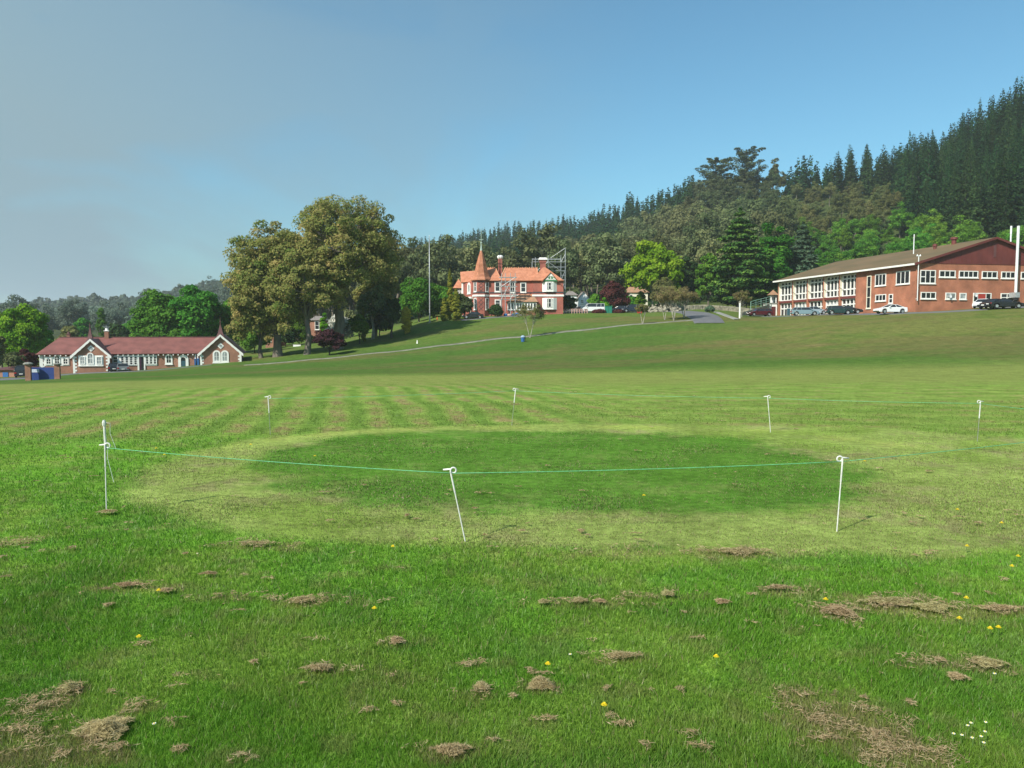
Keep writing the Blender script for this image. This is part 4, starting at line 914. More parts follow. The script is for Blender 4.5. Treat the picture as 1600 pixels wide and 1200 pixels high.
# ------------------------------------------------------------------ cars
CARM = {}
def car(label, px, D, head, L_, kind, colname, col, group=None, ydrop=0, name='parked_car', cat='car', pyb=None):
    if colname not in CARM: CARM[colname] = paint(colname, col)
    pm = CARM[colname]; x = (px-800)/F*D; z = zg1(x, D)+.09
    if pyb is not None: z = PT(px, pyb, D)[2]
    t = thing(name, label, cat, (x, D, z), R(head), group)
    h = L_/2; W_ = .86; wr = .32; ax = (h-.85, -h+.8)
    if kind == 'van': W_ = .92; H = 1.95; hood = 1.25
    elif kind == 'suv': H = 1.75; hood = 1.1
    else: H = 1.42; hood = .93
    bz = .25; belt = hood-.02
    def arc(cx): return [(cx+(wr+.07)*math.cos(a), .33+(wr+.07)*math.sin(a)) for a in np.linspace(math.pi*1.08, -.08*math.pi, 9)]
    bot = [(-h+.05, bz)]+arc(ax[1])+arc(ax[0])+[(h-.05, bz)]
    if kind == 'van': top = [(h, .5), (h-.1, .95), (h-.75, 1.2), (-h+.02, 1.2), (-h, .5)]
    elif kind in ('sedan', 'coupe'): top = [(h, .45), (h-.06, .68), (h-1.15, .92), (-h+.75, .96), (-h+.05, .9), (-h, .5)]
    else: top = [(h, .45), (h-.08, .7), (h-1.05, .95 if kind != 'suv' else 1.1), (-h+.05, .98 if kind != 'suv' else 1.1), (-h, .5)]
    MB().prism((bot+top)[::-1], -W_, W_).build('body', pm, t, bevel=.06)
    zb = {'van': 1.19, 'suv': 1.08}.get(kind, .92)
    if kind == 'van': g = [(h-.8, zb), (h-1.3, H-.08), (-h+.12, H-.08), (-h+.04, zb)]
    elif kind == 'sedan': g = [(h-1.2, zb), (h-1.95, H-.05), (-h+1.25, H-.05), (-h+.6, zb)]
    elif kind == 'coupe': g = [(h-1.35, zb), (h-2.1, H-.14), (-h+1.5, H-.14), (-h+.55, zb)]
    else: g = [(h-1.1, zb), (h-1.75, H-.05), (-h+.45, H-.05), (-h+.1, zb)]
    if kind == 'coupe': H -= .09
    def tap(w0, w1, pts, z0, z1):
        n = len(pts); wd = lambda z: w0+(w1-w0)*(z-z0)/(z1-z0)
        vs = [(p[0], -wd(p[1]), p[1]) for p in pts]+[(p[0], wd(p[1]), p[1]) for p in pts]
        return MB().add(vs, [tuple(range(n)), tuple(range(2*n-1, n-1, -1))]+[((i+1) % n, i, n+i, n+(i+1) % n) for i in range(n)])
    w1 = W_-.2 if kind != 'van' else W_-.08
    gl = tap(W_-.03, w1, g[::-1], zb, H-.05).build('window_glass', M['glass'], t)
    rx0, rx1 = g[1][0]+.04, g[2][0]-.04
    r = MB().box(rx1, rx0, -w1-.02, w1+.02, H-.06, H)
    # pillars
    for s in (-1, 1):
        for (xa, xb) in ((g[0][0], g[1][0]), ((g[0][0]*.45+g[3][0]*.55), (g[1][0]*.45+g[2][0]*.55)), (g[3][0], g[2][0]))+(((g[0][0]*.2+g[3][0]*.8), (g[1][0]*.2+g[2][0]*.8)),)*(kind in ('wagon', 'suv', 'van')):
            r.bar((xa, s*(W_-.025), zb), (xb, s*(w1+.005), H-.05), .07, .06)
    r.build('roof', pm, t, bevel=.03)
    for cx in ax:
        for s in (-1, 1):
            wl = MB(Matrix.Translation((cx, s*(W_-.1), .31)) @ Matrix.Rotation(math.pi/2, 4, 'X')).lathe([(wr*.9, -.1), (wr, -.07), (wr, .07), (wr*.9, .1)], 16).build('wheel', M['black'], t)
            MB(Matrix.Translation((cx, s*(W_+.005), .31)) @ Matrix.Rotation(math.pi/2, 4, 'X')).lathe([(wr*.62, -.02), (wr*.55, .0), (wr*.62, .02)], 12).build('rim', M['rim'], wl)
    for s in (-1, 1):
        MB().box(h-.14, h-.02, s*(W_-.2)-.17, s*(W_-.2)+.17, .58, .70).build('headlight', M['lamp_glass'], t)
        MB().box(-h-.02, -h+.08, s*(W_-.16)-.14, s*(W_-.16)+.14, .62, .80).build('tail_light', M['tail_red'], t)
        MB().box(g[0][0]-.3, g[0][0]-.15, s*(W_+.08)-.07, s*(W_+.08)+.07, zb-.02, zb+.12).build('mirror', pm, t)
    MB().box(h-.03, h+.03, -.7, .7, .3, .42).box(-h-.03, -h+.03, -.7, .7, .3, .42).build('bumper', M['black'], t)
    MB().box(-h-.035, -h-.02, -.22, .22, .5, .62).box(h+.01, h+.035, -.22, .22, .44, .55).build('number_plate', M['white'], t)
    return t
gp = 'cars parked by the brick hall'
car('dark red station wagon parked beside the white garage', 1185.5, 147, 188, 4.7, 'wagon', 'paint_maroon', (.07, .008, .012), gp)
car('silver blue station wagon parked in front of the glazed bays', 1256, 134, -12, 4.6, 'wagon', 'paint_silver_blue', (.16, .24, .28), gp)
car('pale car half hidden behind the silver blue wagon', 1272, 138, -12, 4.3, 'sedan', 'paint_grey_blue', (.26, .32, .36), gp)
car('dark green hatchback parked in front of the glazed bays', 1309, 126, -12, 4.1, 'wagon', 'paint_dark_green', (.012, .035, .035), gp)
car('black low car nose out beyond the dark green hatchback', 1324, 129.5, -12, 4.2, 'coupe', 'paint_black', (.012, .012, .014), gp)
car('white coupe parked below the window near the hall corner', 1388.5, 113.5, 186, 4.4, 'coupe', 'paint_white', (.75, .76, .77), gp)
car('white hatchback at the hall entrance behind the black cars', 1533, 113.5, 222, 4.2, 'wagon', 'paint_white', None, gp)
car('black saloon in front of the white hatchback at the entrance', 1547, 111, 205, 4.3, 'sedan', 'paint_black', None, gp)
car('black coupe nearest the tall flue, facing right', 1567, 110, -8, 4.5, 'coupe', 'paint_black', None, gp)
gm = 'vehicles parked near the mansion'
car('black saloon parked in front of the mansion turret', 739, 158, 186, 4.4, 'sedan', 'paint_black', None, gm)
car('white passenger van parked right of the mansion', 926, 173, 184, 5.0, 'van', 'paint_white', None, gm, name='passenger_van', cat='van')
car('dark navy estate car left of the rockery', 987, 172, 184, 4.7, 'suv', 'paint_navy', (.015, .022, .04), gm)
car('dark navy car behind the brown hedge', 969, 174, 184, 4.4, 'wagon', 'paint_navy', None, gm)
p_ = FC_.M @ Vector((FC_.f(192.5, 575, -.6)[0], -.9, 0))
car('grey hatchback parked tail out under the cottage windows', p_.x/p_.y*1200+800, p_.y, 118, 4.1, 'wagon', 'paint_grey', (.17, .18, .18), 'cars by the cottage', pyb=581.3)
p_ = FC_.M @ Vector((FC_.f(178, 575, -.6)[0], -.3, 0))
car('black car in the shade beside the grey hatchback', p_.x/p_.y*1200+800, p_.y, 116, 4.2, 'sedan', 'paint_black', None, 'cars by the cottage', pyb=580.8)
car('dark utility vehicle behind the left brick pillar', 37, 113, 112, 4.6, 'suv', 'paint_black', None, 'cars by the cottage')
# ------------------------------------------------------------------ street furniture and small buildings
def on(px, D, dz=0): x = (px-800)/F*D; return (x, D, zg1(x, D)+dz)
def hgt(px, py, D): x = (px-800)/F*D; return PT(px, py, D)[2]-zg1(x, D)
l = on(672, 160); h = hgt(672, 369.5, 160)
t = thing('flagpole', 'tall bare white flagpole on the lawn left of the mansion', 'flagpole', l)
MB().lathe([(.13, -.3), (.13, 0), (.11, h*.5), (.06, h)], 10).build('pole', M['steel'], t, smooth=True); MB().lathe([(.02, h), (.11, h+.08), (.11, h+.16), (.02, h+.24)], 8).build('finial', M['galv_white'], t); MB().lathe([(.35, -.3), (.35, .12)], 8).build('base', M['concrete'], t)
l = on(1154.3, 130); h = hgt(1154.3, 473.5, 130)
t = thing('marker_post', 'white painted post at the edge of the bank beside the road', 'post', l); MB().box(-.1, .1, -.1, .1, -.4, h).build('post', M['white'], t); MB().box(-.1, .1, -.102, .102, h, h+.35).build('cap', M['stone'], t)
l = on(652, 128); t = thing('marker_peg', 'short white marker peg on the lawn under the big trees', 'peg', l); MB().add([(-.12, -.1, 0), (.12, -.1, 0), (.12, .1, 0), (-.12, .1, 0), (-.05, -.05, .6), (.05, -.05, .6), (.05, .05, .6), (-.05, .05, .6)], [(0,1,5,4),(1,2,6,5),(2,3,7,6),(3,0,4,7),(4,5,6,7)]).build('peg', M['white'], t)
l = on(817, 113.5); t = thing('litter_bin', 'small blue litter bin beside the gravel path', 'bin', l)
MB().lathe([(.24, 0), (.3, .62), (.33, .66)], 10).build('bin_body', M['blue_bin'], t); MB().lathe([(.34, .66), (.34, .78), (.12, .95)], 10).build('lid', mat('bin_lid_pale', (.3, .4, .5), .5), t); MB().bar((.38, 0, -.1), (.38, 0, .8), .06).build('post', M['black'], t)
l = on(950, 168); t = thing('utility_cabinet', 'green metal cabinet between the brown hedges on the crest', 'cabinet', l); MB().box(-.75, .75, -.4, .4, -.2, 1.45).build('cabinet_body', M['green_box'], t, bevel=.04); MB().box(-.8, .8, -.45, .45, 1.45, 1.53).build('lid', M['green_box'], t); MB().box(-.02, .02, -.42, -.401, 0, 1.4).build('door_seam', M['black'], t)
l = on(998.5, 165); t = thing('skip', 'small red skip at the foot of the rockery', 'skip', l); MB().add([(-.4, -.4, 0), (.4, -.4, 0), (.4, .4, 0), (-.4, .4, 0), (-.6, -.5, 1), (.6, -.5, 1), (.6, .5, 1), (-.6, .5, 1)], [(0,3,2,1),(4,5,6,7),(0,1,5,4),(1,2,6,5),(2,3,7,6),(3,0,4,7)]).build('skip_body', M['red'], t); MB().box(-.65, .65, -.55, .55, 1, 1.07).build('rim', M['red'], t)
l = on(683.5, 163); t = thing('traffic_cone', 'orange traffic cone right of the flagpole', 'cone', l); MB().lathe([(.16, .03), (.03, .72)], 10).build('cone_body', M['orange'], t); MB().box(-.2, .2, -.2, .2, 0, .03).build('base', M['black'], t)
# railing right of the mansion
P = [on(u, 166) for u in np.arange(881, 918, 4.)]
t = thing('railing', 'pinkish post and rail fence between the mansion and the white house', 'railing', (0, 0, 0))
zz = max(p[2] for p in P)
for p in P: MB().box(p[0]-.07, p[0]+.07, 165.93, 166.07, p[2]-.3, zz+.95).build('post', M['pink_rail'], t)
for h in (.9, .5): MB().box(P[0][0], P[-1][0], 165.9, 165.925, zz+h-.05, zz+h+.05).build('rail', M['pink_rail'], t)
# blue crates and bags by the porch
for k, (u, w_, hh, mt, lb) in enumerate(((790, .5, .55, 'blue_bin', 'blue tub at the left end of the row below the porch'), (796, .6, .4, 'pink_rail', 'pinkish sack left of the middle below the porch'), (803, .55, .5, 'blue_bin', 'blue tub near the middle of the row below the porch'), (808, .5, .65, 'blue_bin', 'taller blue tub near the middle below the porch'), (814, .6, .35, 'white', 'white sack below the porch windows'), (819, .5, .4, 'cream', 'cream coloured sack at the right end of the row'))):
    l = on(u, 160.6); t = thing('garden_tub' if 'tub' in lb else 'sack', lb, 'tub' if 'tub' in lb else 'sack', l, k*.4, 'tubs and sacks below the porch')
    MB().lathe([(w_*.6, 0), (w_*.9, hh*.4), (w_*.85, hh*.85), (w_*.7, hh)], 9).build('tub_body' if 'tub' in lb else 'sack_body', M[mt], t)
    MB().lathe([(w_*.6, hh), (w_*.4, hh+.1), (.05, hh+.12)], 9).build('contents', M['concrete'], t)
def house(name, label, px0, px1, pyb, pye, pyr, D, dep, wm, rm, wins=(), ang=0, gable=False):
    a = PT(px0, pyb, D); b = PT(px1, pyb, D); z = min(a[2], zg1((a[0]+b[0])/2, D)); fr = Frame((a[0], D, z), ang); t = thing(name, label, 'house', (a[0], D, z), ang)
    w_ = b[0]-a[0]; ze = fr.f((px0+px1)/2, pye)[1]; zr = fr.f((px0+px1)/2, pyr, dep/2 if not gable else 0)[1]
    wl = MB()
    if gable: wl.prism([(0, -2), (w_, -2), (w_, ze), (w_/2, zr-.15), (0, ze)], 0, dep)
    else: wl.box(0, w_, 0, dep, -2, ze)
    wl.build('wall', wm, t); r = MB(); o = .35
    if gable:
        for s in (-1, 1): x = w_/2+s*(w_/2+o); r.slab([(w_/2, -o, zr), (x, -o, ze-o*.6), (x, dep+o, ze-o*.6), (w_/2, dep+o, zr)][::s], .12)
    else:
        r.slab([(-o, -o, ze), (w_+o, -o, ze), (w_-.8, dep/2, zr), (.8, dep/2, zr)], .12); r.slab([(w_+o, dep+o, ze), (-o, dep+o, ze), (.8, dep/2, zr), (w_-.8, dep/2, zr)], .12)
        r.slab([(-o, dep+o, ze), (-o, -o, ze), (.8, dep/2, zr)], .12); r.slab([(w_+o, -o, ze), (w_+o, dep+o, ze), (w_-.8, dep/2, zr)], .12)
    r.build('roof', rm, t)
    for wn in wins: window(t, fr.rect(*wn[:4]), 0, wn[4], wn[5], .1)
    return t
house('white_house', 'white painted house with grey gabled roof behind the van', 904, 920, 490, 466, 454.5, 182, 7, M['white_wall'], M['grey_roof'], [(907.5, 468, 912, 474, 2, 2), (914.5, 476, 918, 486, 1, 2)], gable=True)
house('white_annex', 'low white building seen between trunks left of the white house', 884, 901, 490, 461, 455, 200, 7, M['white_wall'], M['grey_roof'], [(890, 465, 893, 470, 1, 2), (896, 465, 899, 470, 1, 2)])
house('hillside_cottage', 'small cream cottage half hidden in trees above the rockery', 981, 1012, 474, 457, 448, 205, 8, M['cream'], M['tile_old'], [(984, 460, 988, 467, 1, 2), (1002, 460, 1007, 467, 2, 2)])
house('brick_villa', 'small orange brick house with white window seen between the big trunks', 482, 503, 535, 500, 494, 176, 7, M['brick_left'], M['grey_roof'], [(492, 502, 499, 515, 1, 2)])
house('brick_shed', 'low brick shed under the trees behind the cottage gable', 415, 434, 541, 524, 519, 172, 6, M['brick_left'], M['grey_roof'], [(420, 527, 424, 534, 1, 1)])
house('brick_garage', 'low brick garage with blue door at the left edge of the picture', -12, 27, 597, 577, 572, 118, 7, M['brick_left'], M['roof_dark'], [])
l = PT(4, 597, 117.9); a_ = PT(4, 579, 117.9); b_ = PT(12.5, 579, 117.9); MB().box(a_[0]-PT(-12, 590, 118)[0], b_[0]-PT(-12, 590, 118)[0], -.08, -.01, -.5, 1.5).build('door', M['blue_bin'], bpy.data.objects['brick_garage'])
# white wall pieces beneath the big trees
l = on(465, 163); t = thing('garden_wall', 'low white garden wall glimpsed between the big trunks', 'wall', l); MB().box(-.9, .7, 0, .3, -1, .35).build('wall_face', M['white_wall'], t)
# dark paling fence in front of white house
t = thing('paling_fence', 'dark timber paling fence left of the white house', 'fence', on(894, 178))
gz = t.location.z
for k in range(24): MB().box(-1.9+k*.16, -1.9+k*.16+.13, 0, .03, -.8, 1.3+.06*(k % 3)).build('paling', M['wood_dark'], t)
for z_ in (.3, 1.0): MB().box(-1.9, 1.95, .031, .08, z_, z_+.08).build('rail', M['wood_dark'], t)
# stone retaining wall and rockery
def stone_wall():
    t = thing('stone_wall', 'low dry stone retaining wall along the back of the road', 'wall', (0, 0, 0)); P = [on(1062, 181), on(1100, 183), on(1140, 178), on(1176, 170)]
    rr = random.Random(3); m = MB()
    for i in range(3):
        a = Vector(P[i]); b = Vector(P[i+1]); n = int((b-a).length/.55)
        for k in range(n):
            for j in range(3):
                c = a.lerp(b, (k+rr.random()*.3)/n); s = .26+.1*rr.random(); c.z += .15+j*.36
                m.box(c.x-s, c.x+s, c.y-.25-.1*rr.random(), c.y+.3, c.z-.2, c.z+.16+.05*rr.random())
    o = m.build('stones', M['stone'], t, bevel=.03); o['kind'] = 'stuff'
stone_wall()
def rockery():
    m = MB(); rr = np.random.default_rng(4); V = []; Fs = []
    base = rock_mesh(1, 1, 1, 1, 1); bv = np.array([v.co for v in base.vertices]); bf = np.array([list(p.vertices) for p in base.polygons]); off = 0
    for k in range(130):
        px = rr.uniform(1003, 1062); D = 170+rr.uniform(0, 12); x = (px-800)/F*D; f_ = (px-1003)/60; top = (1-abs(f_-.55)*1.3)*2.3
        z = zg1(x, D)+rr.uniform(0, max(.2, top))*(D-170)/12+.1; s = rr.uniform(.25, .6)
        V.append(bv*np.array([s*1.2, s, s*.8])+np.array([x, D, z])); Fs.append(bf+off); off += len(bv)
    bpy.data.meshes.remove(base)
    me = np_mesh('rockery', np.vstack(V), np.vstack(Fs)); o = link('rockery', me, M['stone']); tag(o, 'bank of pale boulders rising left of the road', 'rockery', kind='stuff')
rockery()
# ------------------------------------------------------------------ roped block: pigtail posts and line
LOOPS = []
def pigtail(px, py, tx, ty, label, steel=0., ext=None, side=1):
    x, y, z = ground_at(px, py); tp = PT(tx, ty, y); dx = tp[0]-x; H = tp[2]
    t = thing('fence_post', label, 'post', (x, y, 0), 0, 'pigtail posts round the mown block')
    k = steel; P0 = Vector((0, 0, 0)); P1 = Vector((dx, 0, H)); mid = P0.lerp(P1, k)
    if k > 0: MB().tube([Vector((0, 0, -.1)), P0, mid], .0042, 6).build('steel_rod', M['wire_steel'], t)
    r0 = .0048 if k == 0 else .0085
    if k == 0: MB().tube([(-dx*.1, 0, -.1), P0, P0.lerp(P1, .72)], .0052, 8).build('steel_rod', M['plastic'], t); MB().tube([P0.lerp(P1, .7), P1], .0072, 8).build('sleeve', M['plastic'], t)
    else: MB().tube([mid, P1], .0085, 8).build('sleeve', M['plastic'], t)
    # pigtail: a loop and a tail crossing the rod
    R_ = .022; pts = [P1-Vector((0, 0, .01)), P1]
    for a in np.linspace(math.pi, -1.15*math.pi, 18): pts.append(P1+Vector((side*(R_+R_*math.cos(a)), -.012*(a-math.pi)/6.5, R_*math.sin(a)+.01)))
    pts.append(P1+Vector((-side*.06, .02, .012)))
    MB().tube(pts, .0068, 8).build('loop', M['plastic'], t, smooth=True)
    if ext:
        e = PT(ext[0], ext[1], y); E = Vector((e[0]-x, .012, e[2])); MB().tube([P1+Vector((0, .012, -.03)), E], .011, 8).lathe([(.016, E.z-.03), (.018, E.z), (.01, E.z+.02)], 8, (E.x, E.y)).build('extension', M['plastic'], t)
        MB().tube([E, E+Vector((.055, 0, -.01)), E+Vector((.05, 0, -.1)), E+Vector((.10, 0, -.24)), P1+Vector((.03, 0, .02)), P1+Vector((.03, -.02, -.1)), P1+Vector((.085, -.03, -.32))], .0017, 5).build('loose_wire', M['galv_white'], t)
    lp = Vector((x, y, 0))+P1+Vector((side*R_, 0, -.012)); LOOPS.append(lp); return t
pigtail(166.5, 803, 164, 698, 'tall white pigtail post with extra upright at the left front corner', ext=(161.5, 660), side=1)
pigtail(727, 846, 704, 737, 'white pigtail post leaning left at the middle of the near side', side=1)
pigtail(1307.5, 831, 1316.5, 719, 'white pigtail post near the right front corner', side=-1)
pigtail(1527, 690, 1532, 629, 'white topped pigtail post farthest right', steel=.6, side=-1)
pigtail(1204, 676, 1199.5, 621, 'white pigtail post on the far side, right of centre', side=1)
pigtail(799.5, 665, 805.5, 609.5, 'thin pigtail post at the middle of the far side', steel=.65, side=-1)
pigtail(422.5, 680, 419, 621.5, 'pigtail post with grey rod at the left far corner', steel=.6, side=1)
order = [LOOPS[0], LOOPS[1], LOOPS[2], Vector((7.45, 8.7, .62)), LOOPS[3], LOOPS[4], LOOPS[5], LOOPS[6]]
m = MB()
for a, b in zip(order[:-1], order[1:]):
    pts = [a.lerp(b, k/14)-Vector((0, 0, .018*(1-(2*k/14-1)**2)*(a-b).length/4)) for k in range(15)]
    m.tube(pts, .003, 5)
o = m.build('rope_line', M['rope'], smooth=True); tag(o, 'thin turquoise electric fence line strung round the pigtail posts', 'rope')
# off-frame post that carries the line at the right
t = thing('fence_post', 'pigtail post beyond the right edge of the picture', 'post', (7.45, 8.7, 0), 0, 'pigtail posts round the mown block'); MB().tube([(0, 0, -.1), (0, 0, .62)], .006, 6).build('steel_rod', M['plastic'], t)
# ------------------------------------------------------------------ tree builders (numpy)
def leafquads(Pc, Nn, S, rr, asp=1.5):
    n = len(Pc); Nn = Nn/np.linalg.norm(Nn, axis=1)[:, None]; h = rr.normal(size=(n, 3)); a = np.cross(Nn, h); a /= np.linalg.norm(a, axis=1)[:, None]; b = np.cross(Nn, a)
    s = S[:, None]/2; V = np.empty((n, 4, 3)); V[:, 0] = Pc+a*s*asp; V[:, 1] = Pc+b*s; V[:, 2] = Pc-a*s*asp; V[:, 3] = Pc-b*s
    return V.reshape(-1, 3), np.arange(4*n).reshape(-1, 4)
def clusters_mesh(name, Cn, Rd, per, size, seed, up=.35, outw=.4, rnd=.55, flat=1.):
    """Cn centres, Rd radii (n,3); leaves on the shells of the clusters"""
    rr = np.random.default_rng(seed); n = len(Cn); idx = np.repeat(np.arange(n), per)
    d = rr.normal(size=(len(idx), 3)); d /= np.linalg.norm(d, axis=1)[:, None]; flip = (d[:, 2] < -.2) & (rr.random(len(d)) < .55); d[flip, 2] *= -1
    k = rr.uniform(.55, 1.08, len(idx))[:, None]
    P = Cn[idx]+d*Rd[idx]*k
    cen = Cn.mean(0); o = P-cen; o /= np.linalg.norm(o, axis=1)[:, None]+1e-6
    Nn = d*.6+o*outw+np.array([0, 0, up])+rr.normal(size=d.shape)*rnd
    S = size*rr.uniform(.7, 1.3, len(idx)); V, Fq = leafquads(P, Nn, S, rr)
    ct = rr.normal(0, .16, n); tint = np.clip(.5+ct[idx]+rr.normal(0, .17, len(idx)), 0, 1)
    return np_mesh(name, V, Fq, {'tint': ('FACE', tint)})
def dome_clusters(w_, h_, z0, n, seed, shape=1., rmin=.45, cr=.17, lob=.18, low=0.0):
    rr = np.random.default_rng(seed); d = rr.normal(size=(n*3, 3)); d /= np.linalg.norm(d, axis=1)[:, None]; d = d[d[:, 2] > -.55+low][:n]
    n = len(d); ph = rr.random(6)*6.28
    lobe = 1+lob*(np.sin(3*np.arctan2(d[:, 1], d[:, 0])+ph[0])*.5+np.sin(d[:, 2]*5+ph[1])*.3+np.sin(5*np.arctan2(d[:, 0], d[:, 1])+d[:, 2]*3+ph[2])*.4)
    k = rr.uniform(rmin, 1-cr*.6, n)*lobe
    cz = z0+h_*.45
    P = np.c_[d[:, 0]*k*w_/2, d[:, 1]*k*w_/2, cz+np.where(d[:, 2] > 0, d[:, 2]*h_*.55, d[:, 2]*h_*.6)*k]
    s = rr.uniform(.7, 1.25, n)*cr*w_/2*1.3; Rd = np.c_[s, s, s*.75*shape]; return P, Rd
def trunk_mesh(name, H, r, fork, Cn, seed, limbs=7, bend=.1, thin=None, m=6, lean=(0, 0)):
    rr = random.Random(seed); b = MB(); fk = Vector((lean[0], lean[1], fork))
    b.tube([(0, 0, -.5), (0, 0, 0), (fk.x*.3+rr.uniform(-1, 1)*bend, rr.uniform(-1, 1)*bend, fork*.5), fk], [r*1.5, r*1.25, r*.9, r*.8], m)
    idx = list(range(len(Cn))); rr.shuffle(idx); nodes = []
    for i in idx[:limbs]:
        c = Vector(Cn[i]); mid = fk.lerp(c, .5)+Vector((rr.uniform(-1, 1), rr.uniform(-1, 1), .6))*bend*3
        q1 = fk.lerp(mid, .5)+Vector((0, 0, bend)); b.tube([fk-Vector((0, 0, .3)), q1, mid, c], [r*.55, r*.42, r*.28, r*.06], 5, False); nodes += [q1, mid, mid.lerp(c, .5)]
    if thin:
        for i in idx[limbs:limbs+thin]:
            c = Vector(Cn[i]); nd = min(nodes, key=lambda p: (p-c).length+max(0, p.z-c.z)*1.5); mid = nd.lerp(c, .5)+Vector((0, 0, .25)); b.tube([nd, mid, c], [r*.17, r*.11, r*.03], 4, False)
    me = bpy.data.meshes.new(name); me.from_pydata(b.v, [], b.f); me.update(); me.polygons.foreach_set('use_smooth', [True]*len(me.polygons)); return me
def make_tree(name, label, cat, loc, trunk, tm, crown, lm, rz=0, group=None, sc=(1, 1, 1)):
    t = thing(name, label, cat, loc, rz, group); t.scale = sc
    if trunk is not None: link('trunk', trunk, tm, t)
    link('crown', crown, lm, t); return t
SEED = [100]
def broad(label, px, D, top, w_px, lm, n=110, per=150, leaf=.42, name='tree', cat='tree', base=None, cz=.22, r=None, bark='bark', limbs=7, thin=20, cr=.2, rmin=.4, lob=.2, shape=1., group=None, lean=0, low=0., xoff=0):
    SEED[0] += 1; s = SEED[0]; l = on(px, D); H = hgt(px, top, D); W_ = w_px/F*D; z0 = H*cz
    Cn, Rd = dome_clusters(W_, (H-z0), z0, n, s, shape, rmin, cr, lob, low); Cn[:, 0] += xoff/F*D
    zmx = (Cn[:, 2]+Rd[:, 2]).max(); f_ = H/zmx if zmx > H*.8 else 1; Cn[:, 2] = z0+(Cn[:, 2]-z0)*f_
    cm = clusters_mesh('crown', Cn, Rd, per, leaf, s); r = r or H*.018
    tm = trunk_mesh('trunk', H, r, max(z0*1.1, H*.18), Cn, s, limbs, bend=H*.02, thin=thin)
    return make_tree(name, label, cat, l, tm, M[bark], cm, LM[lm], group=group)
# --- the great oaks
go = 'big spreading trees left of the mansion'
broad('broad bronze green tree, lowest and leftmost of the big spreading group', 434, 133, 343, 150, 'oak', 420, 150, .28, 'spreading_tree', cz=.05, r=.75, limbs=14, thin=170, cr=.12, rmin=.35, group=go, lob=.12)
broad('drooping pale bronze tree at the outer left of the spreading group', 408, 134, 408, 100, 'oak', 210, 170, .28, 'spreading_tree', cz=.02, r=.35, limbs=9, thin=60, cr=.15, rmin=.3, group=go, lob=.15)
broad('bronze green tree on the pale middle trunk of the spreading group', 480, 130, 366, 128, 'oak', 300, 150, .28, 'spreading_tree', cz=.27, r=.5, limbs=12, thin=120, cr=.13, rmin=.35, group=go, lob=.12)
broad('tallest bronze green tree with a domed crown and dark forked limbs', 527, 136, 304, 192, 'oak', 400, 140, .26, 'spreading_tree', cz=.34, r=.95, limbs=26, thin=260, cr=.10, rmin=.5, group=go, lob=.07, xoff=14)
broad('olive tree on the right flank of the tall spreading tree', 586, 154, 402, 80, 'oak', 150, 130, .30, 'spreading_tree', cz=.25, r=.45, limbs=10, thin=80, cr=.14, group=go, lob=.12)
# --- left side
broad('deep green domed tree behind the cottage, left lobe', 256, 150, 451, 88, 'maple', 130, 260, .36, 'domed_tree', cz=.02, cr=.22, lob=.12, group='deep green trees behind the cottage', bark='bark_dark')
broad('deep green domed tree behind the cottage, taller right lobe', 304, 152, 444, 86, 'maple', 130, 260, .36, 'domed_tree', cz=.02, cr=.22, lob=.12, group='deep green trees behind the cottage', bark='bark_dark')
broad('fresh green tree between the deep green dome and the big trees', 362, 158, 468, 66, 'fresh', 90, 220, .36, 'leafy_tree', cz=.05, cr=.24)
broad('bright green shrubby tree at the foot of the big trees behind the right gable', 398, 152, 503, 48, 'fresh', 60, 200, .3, 'leafy_tree', cz=.02, cr=.26)
broad('yellow green tree at the left edge behind the blue board', 40, 140, 474, 74, 'lime', 120, 230, .34, 'lime_green_tree', cz=.08, cr=.22, lob=.2)
broad('second yellow green tree cut by the left edge of the picture', 2, 150, 482, 60, 'lime', 80, 200, .34, 'lime_green_tree', cz=.05, cr=.24)
broad('dark green tree in the shade right of the yellow green tree', 68, 148, 505, 34, 'maple', 50, 180, .34, 'leafy_tree', cz=.03, cr=.28, bark='bark_dark')
broad('olive grey tree at the left edge over the brick garage', -12, 128, 518, 40, 'brown', 80, 160, .3, 'leafy_tree', cz=.05, cr=.24)
broad('dull purple shrub beside the yellow green tree', 38, 124, 545, 34, 'copper', 50, 130, .26, 'purple_shrub', 'shrub', cz=.1, cr=.26)
broad('small grey twiggy tree behind the left pillar', 22, 119, 548, 30, 'gum', 40, 60, .22, 'twiggy_tree', cz=.2, cr=.26, bark='bark_pale')
for k, (u, tp, wd, D) in enumerate(((108, 508, 34, 190), (130, 496, 30, 260), (205, 500, 36, 260), (160, 480, 14, 230), (184, 505, 40, 200), (338, 505, 30, 175))):
    broad(('pale bush behind the low left end of the cottage roof', 'soft green tree behind the first cottage spire', 'hazy green tree left of the deep green dome', 'narrow poplar above the cottage chimney', 'dark shrubbery behind the cottage chimney', 'bright shrub beside the right cottage spire')[k], u, D, tp, wd, ('brown', 'fresh', 'fresh', 'fresh', 'dark', 'fresh')[k], 45, 120, .5, 'background_tree', cz=.05, cr=.28)
